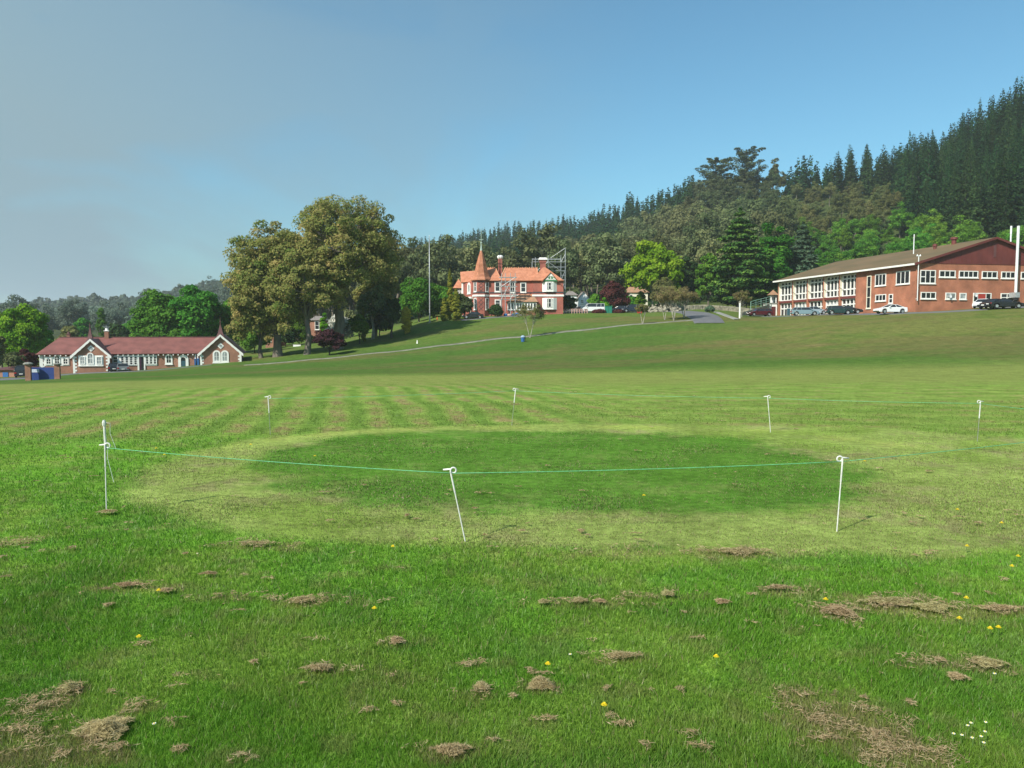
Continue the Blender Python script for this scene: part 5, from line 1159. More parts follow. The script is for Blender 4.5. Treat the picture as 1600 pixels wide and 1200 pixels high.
# --- under the big trees
broad('small dark purple leaved tree in front of the tallest trunk', 515, 124.5, 514, 50, 'purple', 80, 150, .22, 'purple_leaved_tree', cz=.2, cr=.22, r=.12, bark='bark_dark', shape=.7)
broad('white blossoming shrub behind the tallest trunk', 533, 150, 492, 40, 'blossom', 50, 160, .26, 'blossom_shrub', 'shrub', cz=.02, cr=.28)
broad('second patch of white blossom left of the tallest trunk', 516, 148, 504, 16, 'blossom', 20, 120, .26, 'blossom_shrub', 'shrub', cz=.02, cr=.32)
broad('small round dark green tree on the lawn', 562, 142, 490, 30, 'fresh', 50, 150, .24, 'small_tree', cz=.22, cr=.26, r=.12, bark='bark_dark')
broad('small dark tree standing on the lawn edge left of the golden shrub', 612, 146, 466, 32, 'dark', 60, 190, .28, 'dark_tree', cz=.16, cr=.24, r=.25, bark='bark_dark')
broad('dark evergreen behind the lawn left of the dark tree', 594, 152, 468, 40, 'dark', 70, 200, .34, 'dark_tree', cz=.02, cr=.24, bark='bark_dark')
broad('pale trunked tree with thin foliage at the lawn back edge', 583, 149, 445, 50, 'gum', 60, 90, .34, 'gum_tree', cz=.3, cr=.22, r=.3, bark='bark_pale', limbs=6, thin=20)
broad('yellow green bush beside the brick villa', 507, 166, 489, 14, 'lime', 18, 110, .28, 'bush', 'shrub', cz=.02, cr=.34)
broad('mid green willow like tree behind the flagpole', 655, 176, 432, 66, 'fresh', 110, 170, .34, 'leafy_tree', cz=.03, cr=.22)
broad('lower mid green tree between the flagpole and the tall cypress', 689, 178, 446, 44, 'fresh', 70, 160, .34, 'leafy_tree', cz=.03, cr=.24)
broad('green shrub behind the small round tree', 549, 172, 482, 40, 'gum', 50, 150, .34, 'bush', 'shrub', cz=.0, cr=.28)
broad('soft green shrub glimpsed left of the brick villa', 468, 172, 497, 34, 'fresh', 45, 150, .32, 'bush', 'shrub', cz=.0, cr=.28)
broad('dark shrub glimpsed between the left trunks', 447, 168, 510, 30, 'dark', 40, 150, .32, 'bush', 'shrub', cz=.0, cr=.28)
# columns and rounds
def ball(label, px, D, top, w_px, lm, name='round_shrub', n=40, per=150, leaf=.2, group=None, power=1., cat='shrub'):
    SEED[0] += 1; s = SEED[0]; rr = np.random.default_rng(s); l = on(px, D); H = hgt(px, top, D); W_ = w_px/F*D
    t_ = (np.arange(n)+.5)/n; z = H*(.02+.93*t_); prof = np.sqrt(np.clip(1-np.abs(2*t_-1)**2.2, 0, 1))*.9 if power == 1 else np.minimum(1, t_*4+.45)*(1-t_)**power
    a = rr.random(n)*6.28; rad = W_/2*prof; Cn = np.c_[np.cos(a)*rad*.45, np.sin(a)*rad*.45, z]; Rd = np.c_[rad*.62+.05, rad*.62+.05, np.full(n, max(H/n*2.2, .25))]
    cm = clusters_mesh('crown', Cn, Rd, per, leaf, s, up=.15, outw=.1, rnd=.4); b = MB().tube([(0, 0, -.3), (0, 0, H*.5)], [.12, .05], 5); me = bpy.data.meshes.new('trunk'); me.from_pydata(b.v, [], b.f)
    return make_tree(name, label, cat, l, me, M['bark_dark'], cm, LM[lm], group=group)
ball('golden round conifer at the left end of the lawn crest', 635.5, 149, 478.5, 19, 'golden')
ball('narrow yellow green conifer behind the lawn', 568.5, 146, 482, 8, 'cyp', 'column_conifer', power=.7)
ball('tall narrow golden cypress left of the mansion', 703.5, 159, 418, 12.5, 'cyp', 'column_conifer', 60, 170, power=.55, cat='tree')
ball('short rounded golden cypress at the left of the mansion group', 694.5, 158, 465, 13, 'cyp', 'column_conifer', 40, 150, power=.4)
ball('broad olive conifer between the tall cypress and the mansion', 713, 157.5, 451, 18, 'cyp', 'column_conifer', 45, 170, power=.35)
broad('dark bronze rounded shrub against the mansion side wall', 726, 158.5, 458, 26, 'macro', 60, 170, .24, 'round_shrub', 'shrub', cz=.02, cr=.28)
broad('dark clipped hedge in front of the mansion lower window', 775, 160.6, 475.5, 24, 'dark', 50, 170, .2, 'hedge', 'shrub', cz=.0, cr=.3)
broad('dark brown hedge left of the green cabinet', 935, 168, 484, 20, 'copper', 30, 130, .2, 'hedge', 'shrub', cz=.0, cr=.34)
broad('dark brown hedge right of the green cabinet', 965, 168, 484, 20, 'copper', 30, 130, .2, 'hedge', 'shrub', cz=.0, cr=.34)
broad('dark shrub between the mansion and the white house', 889, 172, 461, 22, 'dark', 40, 140, .28, 'bush', 'shrub', cz=.02, cr=.3)
broad('rounded green bush right of the white house', 929, 178, 459, 24, 'fresh', 45, 160, .28, 'bush', 'shrub', cz=.02, cr=.3)
broad('yellow green bush between the green bush and the copper tree', 944, 177, 465, 14, 'lime', 20, 120, .26, 'bush', 'shrub', cz=.02, cr=.34)
broad('copper leaved tree behind the cars right of the white house', 959, 181, 438, 46, 'copper', 100, 190, .28, 'copper_beech', cz=.05, cr=.22, lob=.1)
# bare spring trees on the lawn
def birch(label, px, D, top, w_px, stems=3, lm='twig', dens=1., seed=0, rt=.045):
    SEED[0] += 1; s = SEED[0]; rr = random.Random(s); l = on(px, D); H = hgt(px, top, D); W_ = w_px/F*D; b = MB(); tips = []
    for k in range(stems):
        a = 6.28*k/stems+rr.random(); q = Vector((math.cos(a)*W_*.11, math.sin(a)*W_*.11, H*.38)); b.tube([(0, 0, -.2), (q.x*.35, q.y*.35, H*.12), q], [rt*1.8, rt*1.4, rt], 6)
        for j in range(10):
            a2 = a+rr.uniform(-1.6, 1.6); rad = W_*.5*rr.uniform(.15, 1); e = Vector((math.cos(a2)*rad, math.sin(a2)*rad, H*(.5+.5*math.sqrt(max(0, 1-(rad/(W_*.52))**2))*rr.uniform(.6, 1))))
            m1 = q.lerp(e, .45)+Vector((0, 0, H*.05)); b.tube([q.lerp(e, .02), m1, e], [rt*.55, rt*.35, rt*.1], 4, False); tips += [m1.lerp(e, .4), e, m1.lerp(e, .75)]
            for _ in range(4):
                e2 = m1.lerp(e, rr.uniform(.1, .9))+Vector((rr.uniform(-1, 1), rr.uniform(-1, 1), rr.uniform(-.2, 1)))*W_*.11; b.tube([m1.lerp(e, rr.uniform(0, .6)), e2], [rt*.2, rt*.07], 3, False); tips.append(e2)
    me = bpy.data.meshes.new('trunk'); me.from_pydata(b.v, [], b.f); Cn = np.array([tuple(v) for v in tips]); Rd = np.full((len(Cn), 3), W_*.065)
    cm = clusters_mesh('crown', Cn, Rd, int(24*dens), .115, s, rnd=1.); return make_tree('young_tree', label, 'tree', l, me, M['bark_pale'], cm, LM[lm], group='thin spring trees on the lawn')
birch('thin white stemmed tree beside the gravel path below the mansion porch', 828, 118, 473, 50, 2)
birch('small thin tree at the path edge in front of the red skip', 1003.5, 124, 474, 26, 2)
birch('leftmost thin bronze tree of the clump on the crest', 1038, 131, 452, 44, 2, dens=1.6)
birch('middle thin bronze tree of the clump, standing lowest', 1052, 128, 448, 50, 4, dens=1.6)
birch('rightmost thin bronze tree of the clump on the crest', 1068, 133, 450, 46, 3, dens=1.5)
birch('thin tree beside the white post at the road', 1158, 137, 455, 38, 2, dens=1.5)
# --- right middle: bright tree, cedars, deodar
broad('bright yellow green tree in fresh leaf above the copper tree', 1020, 186, 375, 84, 'lime', 150, 110, .5, 'lime_green_tree', cz=.2, cr=.17, rmin=.5, lob=.3, bark='bark_pale', limbs=9, thin=40)
broad('soft green tree right of the bright yellow green one', 1105, 186, 395, 44, 'fresh', 80, 120, .42, 'leafy_tree', cz=.1, cr=.22)
broad('dark ivy clad tree beside the bright yellow green one', 1072, 190, 400, 34, 'dark', 60, 160, .4, 'dark_tree', cz=.02, cr=.26)
broad('olive shrub tree behind the thin clump', 1035, 178, 432, 40, 'brown', 60, 120, .34, 'leafy_tree', cz=.05, cr=.25)
broad('rounded green bush in front of the hillside cottage', 985, 190, 462, 22, 'fresh', 40, 130, .3, 'bush', 'shrub', cz=.0, cr=.3)
broad('yellow green bush low in front of the hillside cottage', 1000, 188, 455, 20, 'lime', 30, 120, .3, 'bush', 'shrub', cz=.0, cr=.3)
broad('dull green tree left of the hillside cottage', 974, 192, 446, 18, 'gum', 30, 120, .3, 'leafy_tree', cz=.0, cr=.3)
broad('blue grey bush at the road bend', 1108, 158, 477, 16, 'deodar', 20, 110, .24, 'bush', 'shrub', cz=.02, cr=.34)
def tiered(label, px, D, top, w_px, lm, levels=13, per=110, leaf=.42, name='cedar_tree', droop=.06, cz=.12, flat=.16, upsw=.0, prof=None, n=7):
    SEED[0] += 1; s = SEED[0]; rr = np.random.default_rng(s); l = on(px, D); H = hgt(px, top, D); W_ = w_px/F*D; Cn = []; Rd = []; b = MB(); b.tube([(0, 0, -.5), (0, 0, H*.5), (0, 0, H*.97)], [H*.024, H*.016, .05], 7)
    for i in range(levels):
        t_ = (i+.3*rr.random())/levels; z = H*(cz+(1-cz)*t_*.97); R0 = W_/2*((1-t_)**.7 if prof is None else prof(t_))
        for k in range(n):
            a = 6.283*k/n+rr.random()*.8+i; R1 = R0*rr.uniform(.6, 1.08)
            b.tube([(0, 0, z-.1*R1), (math.cos(a)*R1*.9, math.sin(a)*R1*.9, z-droop*R1+upsw*R1)], [H*.006, .03], 4, False)
            for q in (.35, .65, .92):
                rc = R1*q; s_ = R1*.26*(1.15-q*.35)+.25; Cn.append((math.cos(a)*rc+rr.normal()*.2, math.sin(a)*rc+rr.normal()*.2, z-droop*rc*q*1.5+upsw*rc+rr.normal()*.1)); Rd.append((s_, s_, s_*flat*2+.08))
    Cn.append((0, 0, H*.96)); Rd.append((.35, .35, .8)); Cn = np.array(Cn); Rd = np.array(Rd)
    cm = clusters_mesh('crown', Cn, Rd, per, leaf, s, up=.9, outw=.15, rnd=.45); me = bpy.data.meshes.new('trunk'); me.from_pydata(b.v, [], b.f)
    return make_tree(name, label, 'tree', l, me, M['bark_dark'], cm, LM[lm])
tiered('big dark cedar with flat layered branches left of the hall', 1152, 184, 322, 92, 'cedar', 15, 90, .42, prof=lambda t: min(1, (1-t)*1.6)**.75*(.75+.25*min(1, t*6)), n=8)
broad('bright green tree behind the right side of the cedar', 1204, 192, 347, 60, 'fresh', 110, 170, .42, 'leafy_tree', cz=.02, cr=.22)
broad('bright green tree low between the cedar and the hall', 1222, 200, 385, 50, 'fresh', 80, 150, .42, 'leafy_tree', cz=.02, cr=.25)
tiered('grey green deodar behind the far end of the hall roof', 1250, 196, 345, 88, 'deodar', 16, 80, .42, 'deodar_tree', droop=.25, prof=lambda t: (1-t)**.8, n=9)
broad('dark undergrowth trees beneath the cedar', 1165, 192, 430, 70, 'dark', 70, 140, .4, 'dark_tree', cz=.0, cr=.26)
broad('dark trees between the ramp and the deodar', 1215, 188, 432, 60, 'dark', 60, 140, .4, 'dark_tree', cz=.0, cr=.26)
# skyline cypresses
def flat_top(label, px, D, top, w_px, seed): tiered(label, px, D, top, w_px, 'macro', 7, 110, .6, 'spreading_cypress', droop=-.1, cz=.12, upsw=.22, prof=lambda t: .5+.5*math.sin(t*2.5+.6), n=4)
flat_top('wind shaped dark cypress standing highest on the skyline', 1160, 440, 233, 76, 1)
flat_top('lower wind shaped cypress left of the highest one on the skyline', 1114, 455, 246, 60, 2)
broad('small round tree on the skyline right of the dark cypress', 1202, 448, 247, 20, 'gum', 30, 80, .7, 'skyline_tree', cz=.1, cr=.3)
# ------------------------------------------------------------------ the wooded hill
def conifer_mesh(seed, H=25., Rr=3.6, n=1100, size=.8, low=.12, lev=22):
    rr = np.random.default_rng(seed); t_ = 1-(1-rr.random(n))**.62; t_ = low+(1-low)*t_*.985
    lv = np.round(t_*lev)/lev; jit = 1.12+.3*np.sin(lv*97+seed)*(lv > 0); t2 = lv+(t_-lv)*.8
    br = np.round((rr.random(n)+lv*3.7)*7)/7*6.283+rr.normal(0, .16, n); q = np.sqrt(rr.random(n)); rad = Rr*(1-t2)**.68*jit*(.55+.45*np.sin(br*3+lv*31)**2)*q+.06
    z = H*t2-rad*.12+q*q*rad*.28
    P = np.c_[np.cos(br)*rad, np.sin(br)*rad, z]; Nn = np.c_[np.cos(br)*.7, np.sin(br)*.7, np.full(n, .6)]+rr.normal(size=(n, 3))*.45
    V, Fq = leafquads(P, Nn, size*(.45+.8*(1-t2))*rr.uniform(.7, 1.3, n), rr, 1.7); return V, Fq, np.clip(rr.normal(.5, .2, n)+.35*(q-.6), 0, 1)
def gum_mesh(seed, H=24., W_=15., n=42, per=120, size=.58, cz=.2):
    Cn, Rd = dome_clusters(W_, H*(1-cz), H*cz, n, seed, .9, .35, .24, .4, 0); rr = np.random.default_rng(seed+5)
    idx = np.repeat(np.arange(len(Cn)), per); d = rr.normal(size=(len(idx), 3)); d /= np.linalg.norm(d, axis=1)[:, None]; P = Cn[idx]+d*Rd[idx]*rr.uniform(.5, 1.1, len(idx))[:, None]
    Nn = d*.9+np.array([0, 0, .35])+rr.normal(size=d.shape)*.35; V, Fq = leafquads(P, Nn, size*rr.uniform(.7, 1.3, len(idx)), rr); ct = rr.normal(0, .18, len(Cn)); return V, Fq, np.clip(.5+ct[idx]+rr.normal(0, .16, len(idx)), 0, 1), Cn
def tm_(H, r, Cn=None, seed=1):
    if Cn is None:
        b = MB().tube([(0, 0, -1), (0, 0, H*.9)], [r, .05], 5); me = bpy.data.meshes.new('trunk'); me.from_pydata(b.v, [], b.f); return me
    return trunk_mesh('trunk', H, r, H*.4, Cn, seed, 6, H*.03, 10, 5)
PV = [conifer_mesh(s, 25, 3.4+.3*(s % 3), 1500, .62) for s in (11, 12, 13, 14, 15)]
PVm = [np_mesh('crown', v, f, {'tint': ('FACE', t)}) for v, f, t in PV]; PT_ = tm_(25, .3)
for m_ in PVm: m_.materials.append(LM['pine'])
PT_.materials.append(M['bark_dark'])
GV = [gum_mesh(s) for s in (21, 22, 23, 24, 25)]
GVm = [np_mesh('crown', g[0], g[1], {'tint': ('FACE', g[2])}) for g in GV]; GT = [tm_(24, .38, g[3], i) for i, g in enumerate(GV)]
for m_ in GT: m_.materials.append(M['bark'])
LOWP = [conifer_mesh(s, 25, 3.6, 190, 1.5, lev=14) for s in (31, 32, 33)]
LOWG = [gum_mesh(s, n=16, per=13, size=2.1) for s in (41, 42, 43)]
def zone(px, pc, D):
    """what grows where: px, py of the crown centre as seen"""
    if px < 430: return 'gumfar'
    ridge = np.interp(px, [430, 620, 700, 750, 850, 950, 1060, 1090, 1160, 1240, 1390, 1430, 1600], [385, 372, 372, 360, 326, 305, 292, 290, 252, 250, 232, 200, 120])
    if px < 1080:
        pinelow = np.interp(px, [430, 620, 735, 745, 835, 845, 880, 960, 1050, 1080], [395, 402, 405, 455, 430, 368, 356, 352, 336, 300])
        return 'pine' if D > np.interp(px, [430, 700, 735, 750, 830, 845, 900, 960, 1080], [430, 430, 420, 330, 340, 430, 455, 440, 400]) else 'gum'
    if px < 1215: return 'macro' if pc < 345 else 'gum'
    if px < 1385:
        if pc < 276 and px > 1224: return 'pine'
        return 'brown' if pc < 338 else 'fresh'
    low = np.interp(px, [1385, 1420, 1600], [262, 335, 348])
    if pc < low: return 'pine'
    return 'fresh' if pc > 325 else 'brown'
def where(px, pc, k):
    ridge = float(np.interp(px, [-90, 430, 620, 700, 750, 850, 950, 1060, 1160, 1240, 1390, 1430, 1600], [480, 420, 385, 385, 372, 338, 318, 305, 265, 262, 245, 212, 135]))
    top = 'on the skyline' if pc < ridge+14 else ('below the skyline' if pc < ridge+60 else 'low on the slope')
    for lim, nm_ in ((60, 'at the far left edge'), (210, 'behind the long cottage'), (430, 'left of the big spreading trees'), (620, 'behind the big spreading trees'), (700, 'behind the flagpole'), (770, 'behind the turret'), (850, 'behind the mansion roof'), (950, 'above the scaffold'), (1060, 'above the bright tree'), (1210, 'above the big cedar'), (1330, 'above the glazed bays'), (1440, 'above the hall corner'), (1540, 'above the hall gable')):
        if px < lim: return top+' '+nm_
    return top+' at the right edge'
KN = {'pine': ('pine_tree', 'dark pine', 'pine trees of the hillside plantation', 5.0),
      'gum': ('gum_tree', 'grey olive gum tree', 'gum trees on the slope', 11.),
      'gumfar': ('distant_gum_tree', 'hazy blue green gum tree', 'hazy trees on the far left hill', 15),
      'macro': ('hill_cypress', 'dull green cypress', 'dull cypresses on the steep slope', 9.),
      'brown': ('mixed_tree', 'bronze olive tree', 'bronze trees on the slope', 9.5),
      'fresh': ('green_tree', 'fresh green tree', 'green trees behind the hall', 8.5)}
cand = {k: [] for k in KN}
rr = np.random.default_rng(99); cells = {}
for _ in range(60000):
    px = rr.uniform(-90, 1700); D = math.sqrt(rr.uniform(205**2, 1120**2)) if rr.random() < .6 else rr.uniform(205, 470)
    u = (px-800)/F; Dr = float(np.interp(u*cp, TC, TR))
    if D > Dr+6: continue
    if px < 430 and D < 330: continue
    x = u*D; z = zg1(x, D); 
    h0 = 25 if D > 300 else 20; pc = W2P(x, D, z+h0*.5)[1]; k = zone(px, pc, D)
    if k == 'pine' and D < 235: k = 'brown'
    if (k in ('fresh',)) and px > 1385 and D < 215: continue
    if px < 1215 and D < 222: continue
    if 1088 < px < 1112 and D > 425 : continue
    sp_ = KN[k][3]*(1 if k != 'pine' else max(1., D/520)); c = (int(x//8), int(D//8)); ok = True
    for i in range(-2, 3):
        for j in range(-2, 3):
            for q in cells.get((c[0]+i, c[1]+j), ()):
                if (q[0]-x)**2+(q[1]-D)**2 < (sp_*.5+q[2]*.5)**2: ok = False; break
            if not ok: break
        if not ok: break
    if not ok: continue
    cells.setdefault(c, []).append((x, D, sp_)); cand[k].append((D, x, z, px, pc))
print({k: len(v) for k, v in cand.items()})
LMK = {'gum': 'gum', 'gumfar': 'gumfar', 'macro': 'macro', 'brown': 'brown', 'fresh': 'fresh'}
GM = {k: [] for k in LMK}
for k in LMK:
    for m_ in GVm:
        c = m_.copy(); c.materials.clear(); c.materials.append(LM[LMK[k]]); GM[k].append(c)
for k, lst in cand.items():
    nm, lb, gp_, _ = KN[k]; lst.sort(); rr = np.random.default_rng(5)
    near = lst[:300]; rest = lst[300:]
    for i, (D, x, z, px, pc) in enumerate(near):
        lab = lb+' '+where(px, pc, k)
        if k == 'pine': H = rr.uniform(.7, 1.22)*(1.0 if px > 1200 else .95); sc = (H**.5*rr.uniform(.8, 1.35),)*2+(H,); cm = PVm[i % 5]; tr = PT_
        else:
            H = rr.uniform(.7, 1.1)*(.72+.6*float(fbm(np.array([x]), np.array([D]), .022, 2)[0]))*{'gum': 1.02, 'gumfar': .85, 'macro': .64, 'brown': .54, 'fresh': .5}[k]; w_ = H*rr.uniform(.8, 1.1)*(1.15 if k == 'fresh' else 1); sc = (w_, w_, H); cm = GM[k][i % 5]; tr = GT[i % 5]
        o = thing(nm, lab, 'tree', (x, D, z-.3), rr.uniform(0, 6.28), gp_); o.scale = sc; o.rotation_euler = (rr.normal()*.02, rr.normal()*.02, o.rotation_euler[2])
        if D < 420 and k != 'pine': link('trunk', tr, None, o)
        elif k == 'pine' and D < 330: link('trunk', tr, None, o)
        link('crown', cm, None, o)
    if rest:
        V = []; Fq = []; Tn = []; off = 0; src = LOWP if k == 'pine' else LOWG
        for i, (D, x, z, px, pc) in enumerate(rest):
            g = src[i % 3]; H = rr.uniform(.7, 1.15)*(.85 if k == 'pine' else .62+.62*float(fbm(np.array([x]), np.array([D]), .014, 2)[0])); a = rr.uniform(0, 6.28); ca, sa = math.cos(a), math.sin(a); v = g[0]
            w_ = H*(1.1 if k == 'pine' else 1); V.append(np.c_[(v[:, 0]*ca-v[:, 1]*sa)*w_+x, (v[:, 0]*sa+v[:, 1]*ca)*w_+D, v[:, 2]*H+z]); Fq.append(g[1]+off); off += len(v); Tn.append(np.clip(g[2]+rr.normal()*.12, 0, 1))
        me = np_mesh('wood', np.vstack(V), np.vstack(Fq), {'tint': ('FACE', np.concatenate(Tn))})
        o = link(nm+'s_beyond', me, LM['pine' if k == 'pine' else LMK[k]]); tag(o, 'farther '+gp_+' reading as one wood', 'wood', kind='stuff')
# undergrowth on the lower slope
def undergrowth():
    rr = np.random.default_rng(8); n = 1500; px = rr.uniform(560, 1640, n); D = rr.uniform(205, 330, n); x = (px-800)/F*D; z = zg(x, D); keep = ~((px < 1120) & (D < 215)); x = x[keep]; D = D[keep]; z = z[keep]
    p2 = rr.uniform(560, 1420, 420); u2 = (p2-800)/F; D2 = np.interp(u2*cp, TC, TR)-rr.uniform(0, 22, 420); x = np.r_[x, u2*D2]; z = np.r_[z, zg(u2*D2, D2)]; D = np.r_[D, D2]
    s = rr.uniform(1.0, 2.6, len(x)); s[D > 335] *= 1.7; Cn = np.c_[x, D, z+s*.4]; Rd = np.c_[s, s, s*.8]; me = clusters_mesh('undergrowth', Cn, Rd, 45, .75, 77); o = link('undergrowth', me, LM['dark']); tag(o, 'dark scrub covering the ground under the hillside trees', 'undergrowth', kind='stuff')
undergrowth()
# ------------------------------------------------------------------ turf: real blades near the camera
def grass():
    rr = np.random.default_rng(17); n = 620000; u = rr.uniform(-.80, .80, n); v = rr.uniform(1/19., 1/2.25, n); y = 1/v; x = u*y
    ro = sell(x, y, 1.9, 9.75, 6.5, 4.0)+(fbm(x, y, .35, 4)-.5)*.11+(fbm(x+50, y+30, 1.6, 4)-.5)*.07; inside = 1-sst(.95, 1.04, ro); clump = fbm(x+4, y+2, 3.2, 3); tuft = fbm(x-4, y+12, 11., 2)
    H = (.022+.010*sst(.3, .75, clump)+.010*tuft)*(1-.55*inside)*rr.uniform(.55, 1.25, n)*(1-.35*sst(8, 16, y)); W_ = .0022+.00095*y; W_ = W_*rr.uniform(.7, 1.3, n)
    a = rr.uniform(0, 6.283, n); ln = rr.uniform(.1, .95, n)*H; la = fbm(x*2, y*2, .8, 2)*9+rr.normal(0, 1.8, n)
    z = zg(x, y); dx = np.cos(a)*W_/2; dy = np.sin(a)*W_/2
    V = np.empty((n, 3, 3)); V[:, 0] = np.c_[x-dx, y-dy, z-.004]; V[:, 1] = np.c_[x+dx, y+dy, z-.004]; V[:, 2] = np.c_[x+np.cos(la)*ln, y+np.sin(la)*ln, z+H]
    col = field_color(x, y, z); b = rr.uniform(.72, 1.32, n); col = col*b[:, None]; st = rr.random(n) < (.04+.25*inside+.3*dryness(x, y)); col[st] = np.array((.34, .30, .15))*rr.uniform(.6, 1.1, st.sum())[:, None]
    pale = rr.random(n) < .06; col[pale] = col[pale]*np.array((1.5, 1.35, 1.6))
    C3 = np.repeat(col, 3, axis=0); C3 = np.clip(C3, 0, .7)
    me = np_mesh('grass', V.reshape(-1, 3), np.arange(3*n).reshape(-1, 3), cols=C3)
    m = bpy.data.materials.new('grass_blade'); m.use_nodes = True; t = m.node_tree; t.nodes.clear(); o = t.nodes.new('ShaderNodeOutputMaterial'); at = t.nodes.new('ShaderNodeAttribute'); at.attribute_name = 'col'
    d = t.nodes.new('ShaderNodeBsdfPrincipled'); d.inputs['Roughness'].default_value = .45; d.inputs['Specular IOR Level'].default_value = .35; tr = t.nodes.new('ShaderNodeBsdfTranslucent'); mx = t.nodes.new('ShaderNodeMixShader'); mx.inputs[0].default_value = .5
    t.links.new(at.outputs['Color'], d.inputs['Base Color']); t.links.new(at.outputs['Color'], tr.inputs[0]); t.links.new(d.outputs[0], mx.inputs[1]); t.links.new(tr.outputs[0], mx.inputs[2]); t.links.new(mx.outputs[0], o.inputs[0])
    ob = link('grass', me, m); tag(ob, 'short spring grass of the near field', 'grass', kind='stuff')
grass()
# dry clippings
M['straw'] = leaf_mat('dry_clippings', (.28, .22, .105), (.45, .37, .19), (.60, .52, .31), .25, .1)
def straw(cx, cy, a, b, h, n, seed, L0=.036, rel=None):
    rr = np.random.default_rng(seed); n = int(n*2.0); q = rr.random(n)**.72; th = rr.random(n)*6.283; lob = 1+.25*np.sin(3*th+seed)+.15*np.sin(7*th+seed*2)
    x = q*np.cos(th)*a*lob; y = q*np.sin(th)*b*lob
    if rel is not None:
        kp = fbm(x*1.0+cx, y*.6+cy, 14, 3) > .52; q = q[kp]; th = th[kp]; x = x[kp]; y = y[kp]; n = len(x)
    top = 1.25*h*np.clip(1-q**1.6, 0, 1)*(.6+.4*np.sin(x*40+seed)*np.sin(y*33)); z = top*rr.uniform(.3, 1, n)+.012
    d = rr.random(n)*6.283; tl = rr.normal(0, .25, n); Ln = L0*rr.uniform(.4, 1.2, n)/2; D3 = np.c_[np.cos(d)*np.cos(tl), np.sin(d)*np.cos(tl), np.sin(tl)]*Ln[:, None]
    W_ = .0010+.00045*max(cy, 2); s = np.c_[-np.sin(d), np.cos(d), rr.normal(0, .5, n)]*W_/2; P = np.c_[x, y, z]
    if rel is not None: P = P+np.array([cx, cy, 0])
    V = np.empty((n, 4, 3)); V[:, 0] = P-D3-s*.5; V[:, 1] = P-D3*.1+s; V[:, 2] = P+D3; V[:, 3] = P-s; return V.reshape(-1, 3), np.clip(rr.normal(.5, .25, n), 0, 1)
CL = [(845,1077,.062,.04,.055,1500,'rounded clod of matted dry clippings alone right of centre'),(165,1150,.115,.07,.05,2000,'large mound of dry clippings near the lower left corner'),(110,1085,.05,.035,.03,700,'small mound of dry clippings above the large left mound'),
 (705,1184,.09,.03,.03,900,'long low clump of clippings at the bottom centre'),(970,1034,.11,.022,.02,700,'thin drawn out clump of clippings right of the clod'),(620,1010,.045,.03,.02,400,'small clump of clippings in the open grass left of centre'),
 (752,1083,.04,.028,.02,400,'small clump of clippings left of the round clod'),(327,903,.07,.02,.02,400,'short strip of clippings at the upper left'),(258,930,.06,.03,.02,400,'clump of clippings beside the left dandelion'),
 (470,945,.09,.035,.025,500,'clump of clippings in the row left of centre'),(200,921,.12,.025,.02,600,'long clump at the left end of the clipping row'),(1128,948,.06,.03,.02,350,'small clump right of the row of small heaps'),
 (1042,935,.05,.03,.02,350,'clump above the row of small heaps right of centre'),(1215,925,.10,.03,.02,450,'flat clump of clippings left of the long right hand heap'),(1310,962,.12,.08,.03,1300,'ragged heap at the left of the long right hand drift'),
 (1390,947,.20,.045,.03,1500,'long drift of clippings at the right'),(1455,957,.14,.06,.035,1300,'thick end of the long drift of clippings'),(1562,958,.18,.03,.02,700,'drift of clippings at the right edge'),(1545,1045,.10,.045,.025,700,'heap of clippings above the daisies'),(1495,1067,.06,.035,.02,400,'small heap of clippings left of the heap above the daisies'),
 (168,805,.10,.05,.03,400,'little heap of clippings at the foot of the left corner post'),(38,850,.12,.03,.02,300,'strip of clippings at the left edge level with the posts'),(1155,867,.26,.06,.03,900,'wide drift of clippings on the near edge of the mown block'),(400,855,.2,.04,.02,500,'drift of clippings on the near left edge of the mown block'),
 (850,948,.05,.02,.02,250,'leftmost of the small heaps in the centre row'),(905,946,.06,.025,.02,300,'second of the small heaps in the centre row'),(937,947,.05,.02,.02,250,'last of the small heaps in the centre row'),(500,1053,.09,.03,.02,450,'wispy clump of clippings left of the bottom centre')]
for k, (px, py, a, b, h, n, lb) in enumerate(CL):
    x, y, z = ground_at(px, py); a, b, n = a*(.85 if k < 2 else .74), b*.72, int(n*.62); V, tn = straw(x, y, a, b*1.6, h*.9, n, k+3); me = np_mesh('clippings', V, np.arange(len(V)).reshape(-1, 4), {'tint': ('FACE', tn)})
    o = link('clipping_clump', me, M['straw']); o.location = (x, y, z+.008+.012*(k != 0)); tag(o, lb, 'grass clippings', 'clumps of dry grass clippings')
V = []; Tn = []; rr = np.random.default_rng(31)
for k, (gx, gy, a, b, s) in enumerate(DRYW):
    v, tn = straw(gx, gy, a*1.05, b*1.5, .012, int(540*s*min(a*b*40, 1.5)+60), k+60, rel=1); v[:, 2] += .018; V.append(v); Tn.append(tn)
for k in range(270):
    px = rr.uniform(0, 1600); py = 860+340*rr.random()**1.3 if k < 110 else rr.uniform(600, 850); g = ground_at(px, py)
    if g[1] > 40: continue
    v, tn = straw(g[0], g[1], rr.uniform(.015, .06)*(1+g[1]*.06), rr.uniform(.01, .04)*(1+g[1]*.05), .012, int(rr.uniform(15, 60)), k+900, rel=1); v[:, 2] += g[2]+.016; V.append(v); Tn.append(tn)
V = np.vstack(V); me = np_mesh('dry_grass', V, np.arange(len(V)).reshape(-1, 4), {'tint': ('FACE', np.concatenate(Tn))}); o = link('dry_grass', me, M['straw']); tag(o, 'scattered dry mowings lying over the turf', 'grass clippings', kind='stuff')
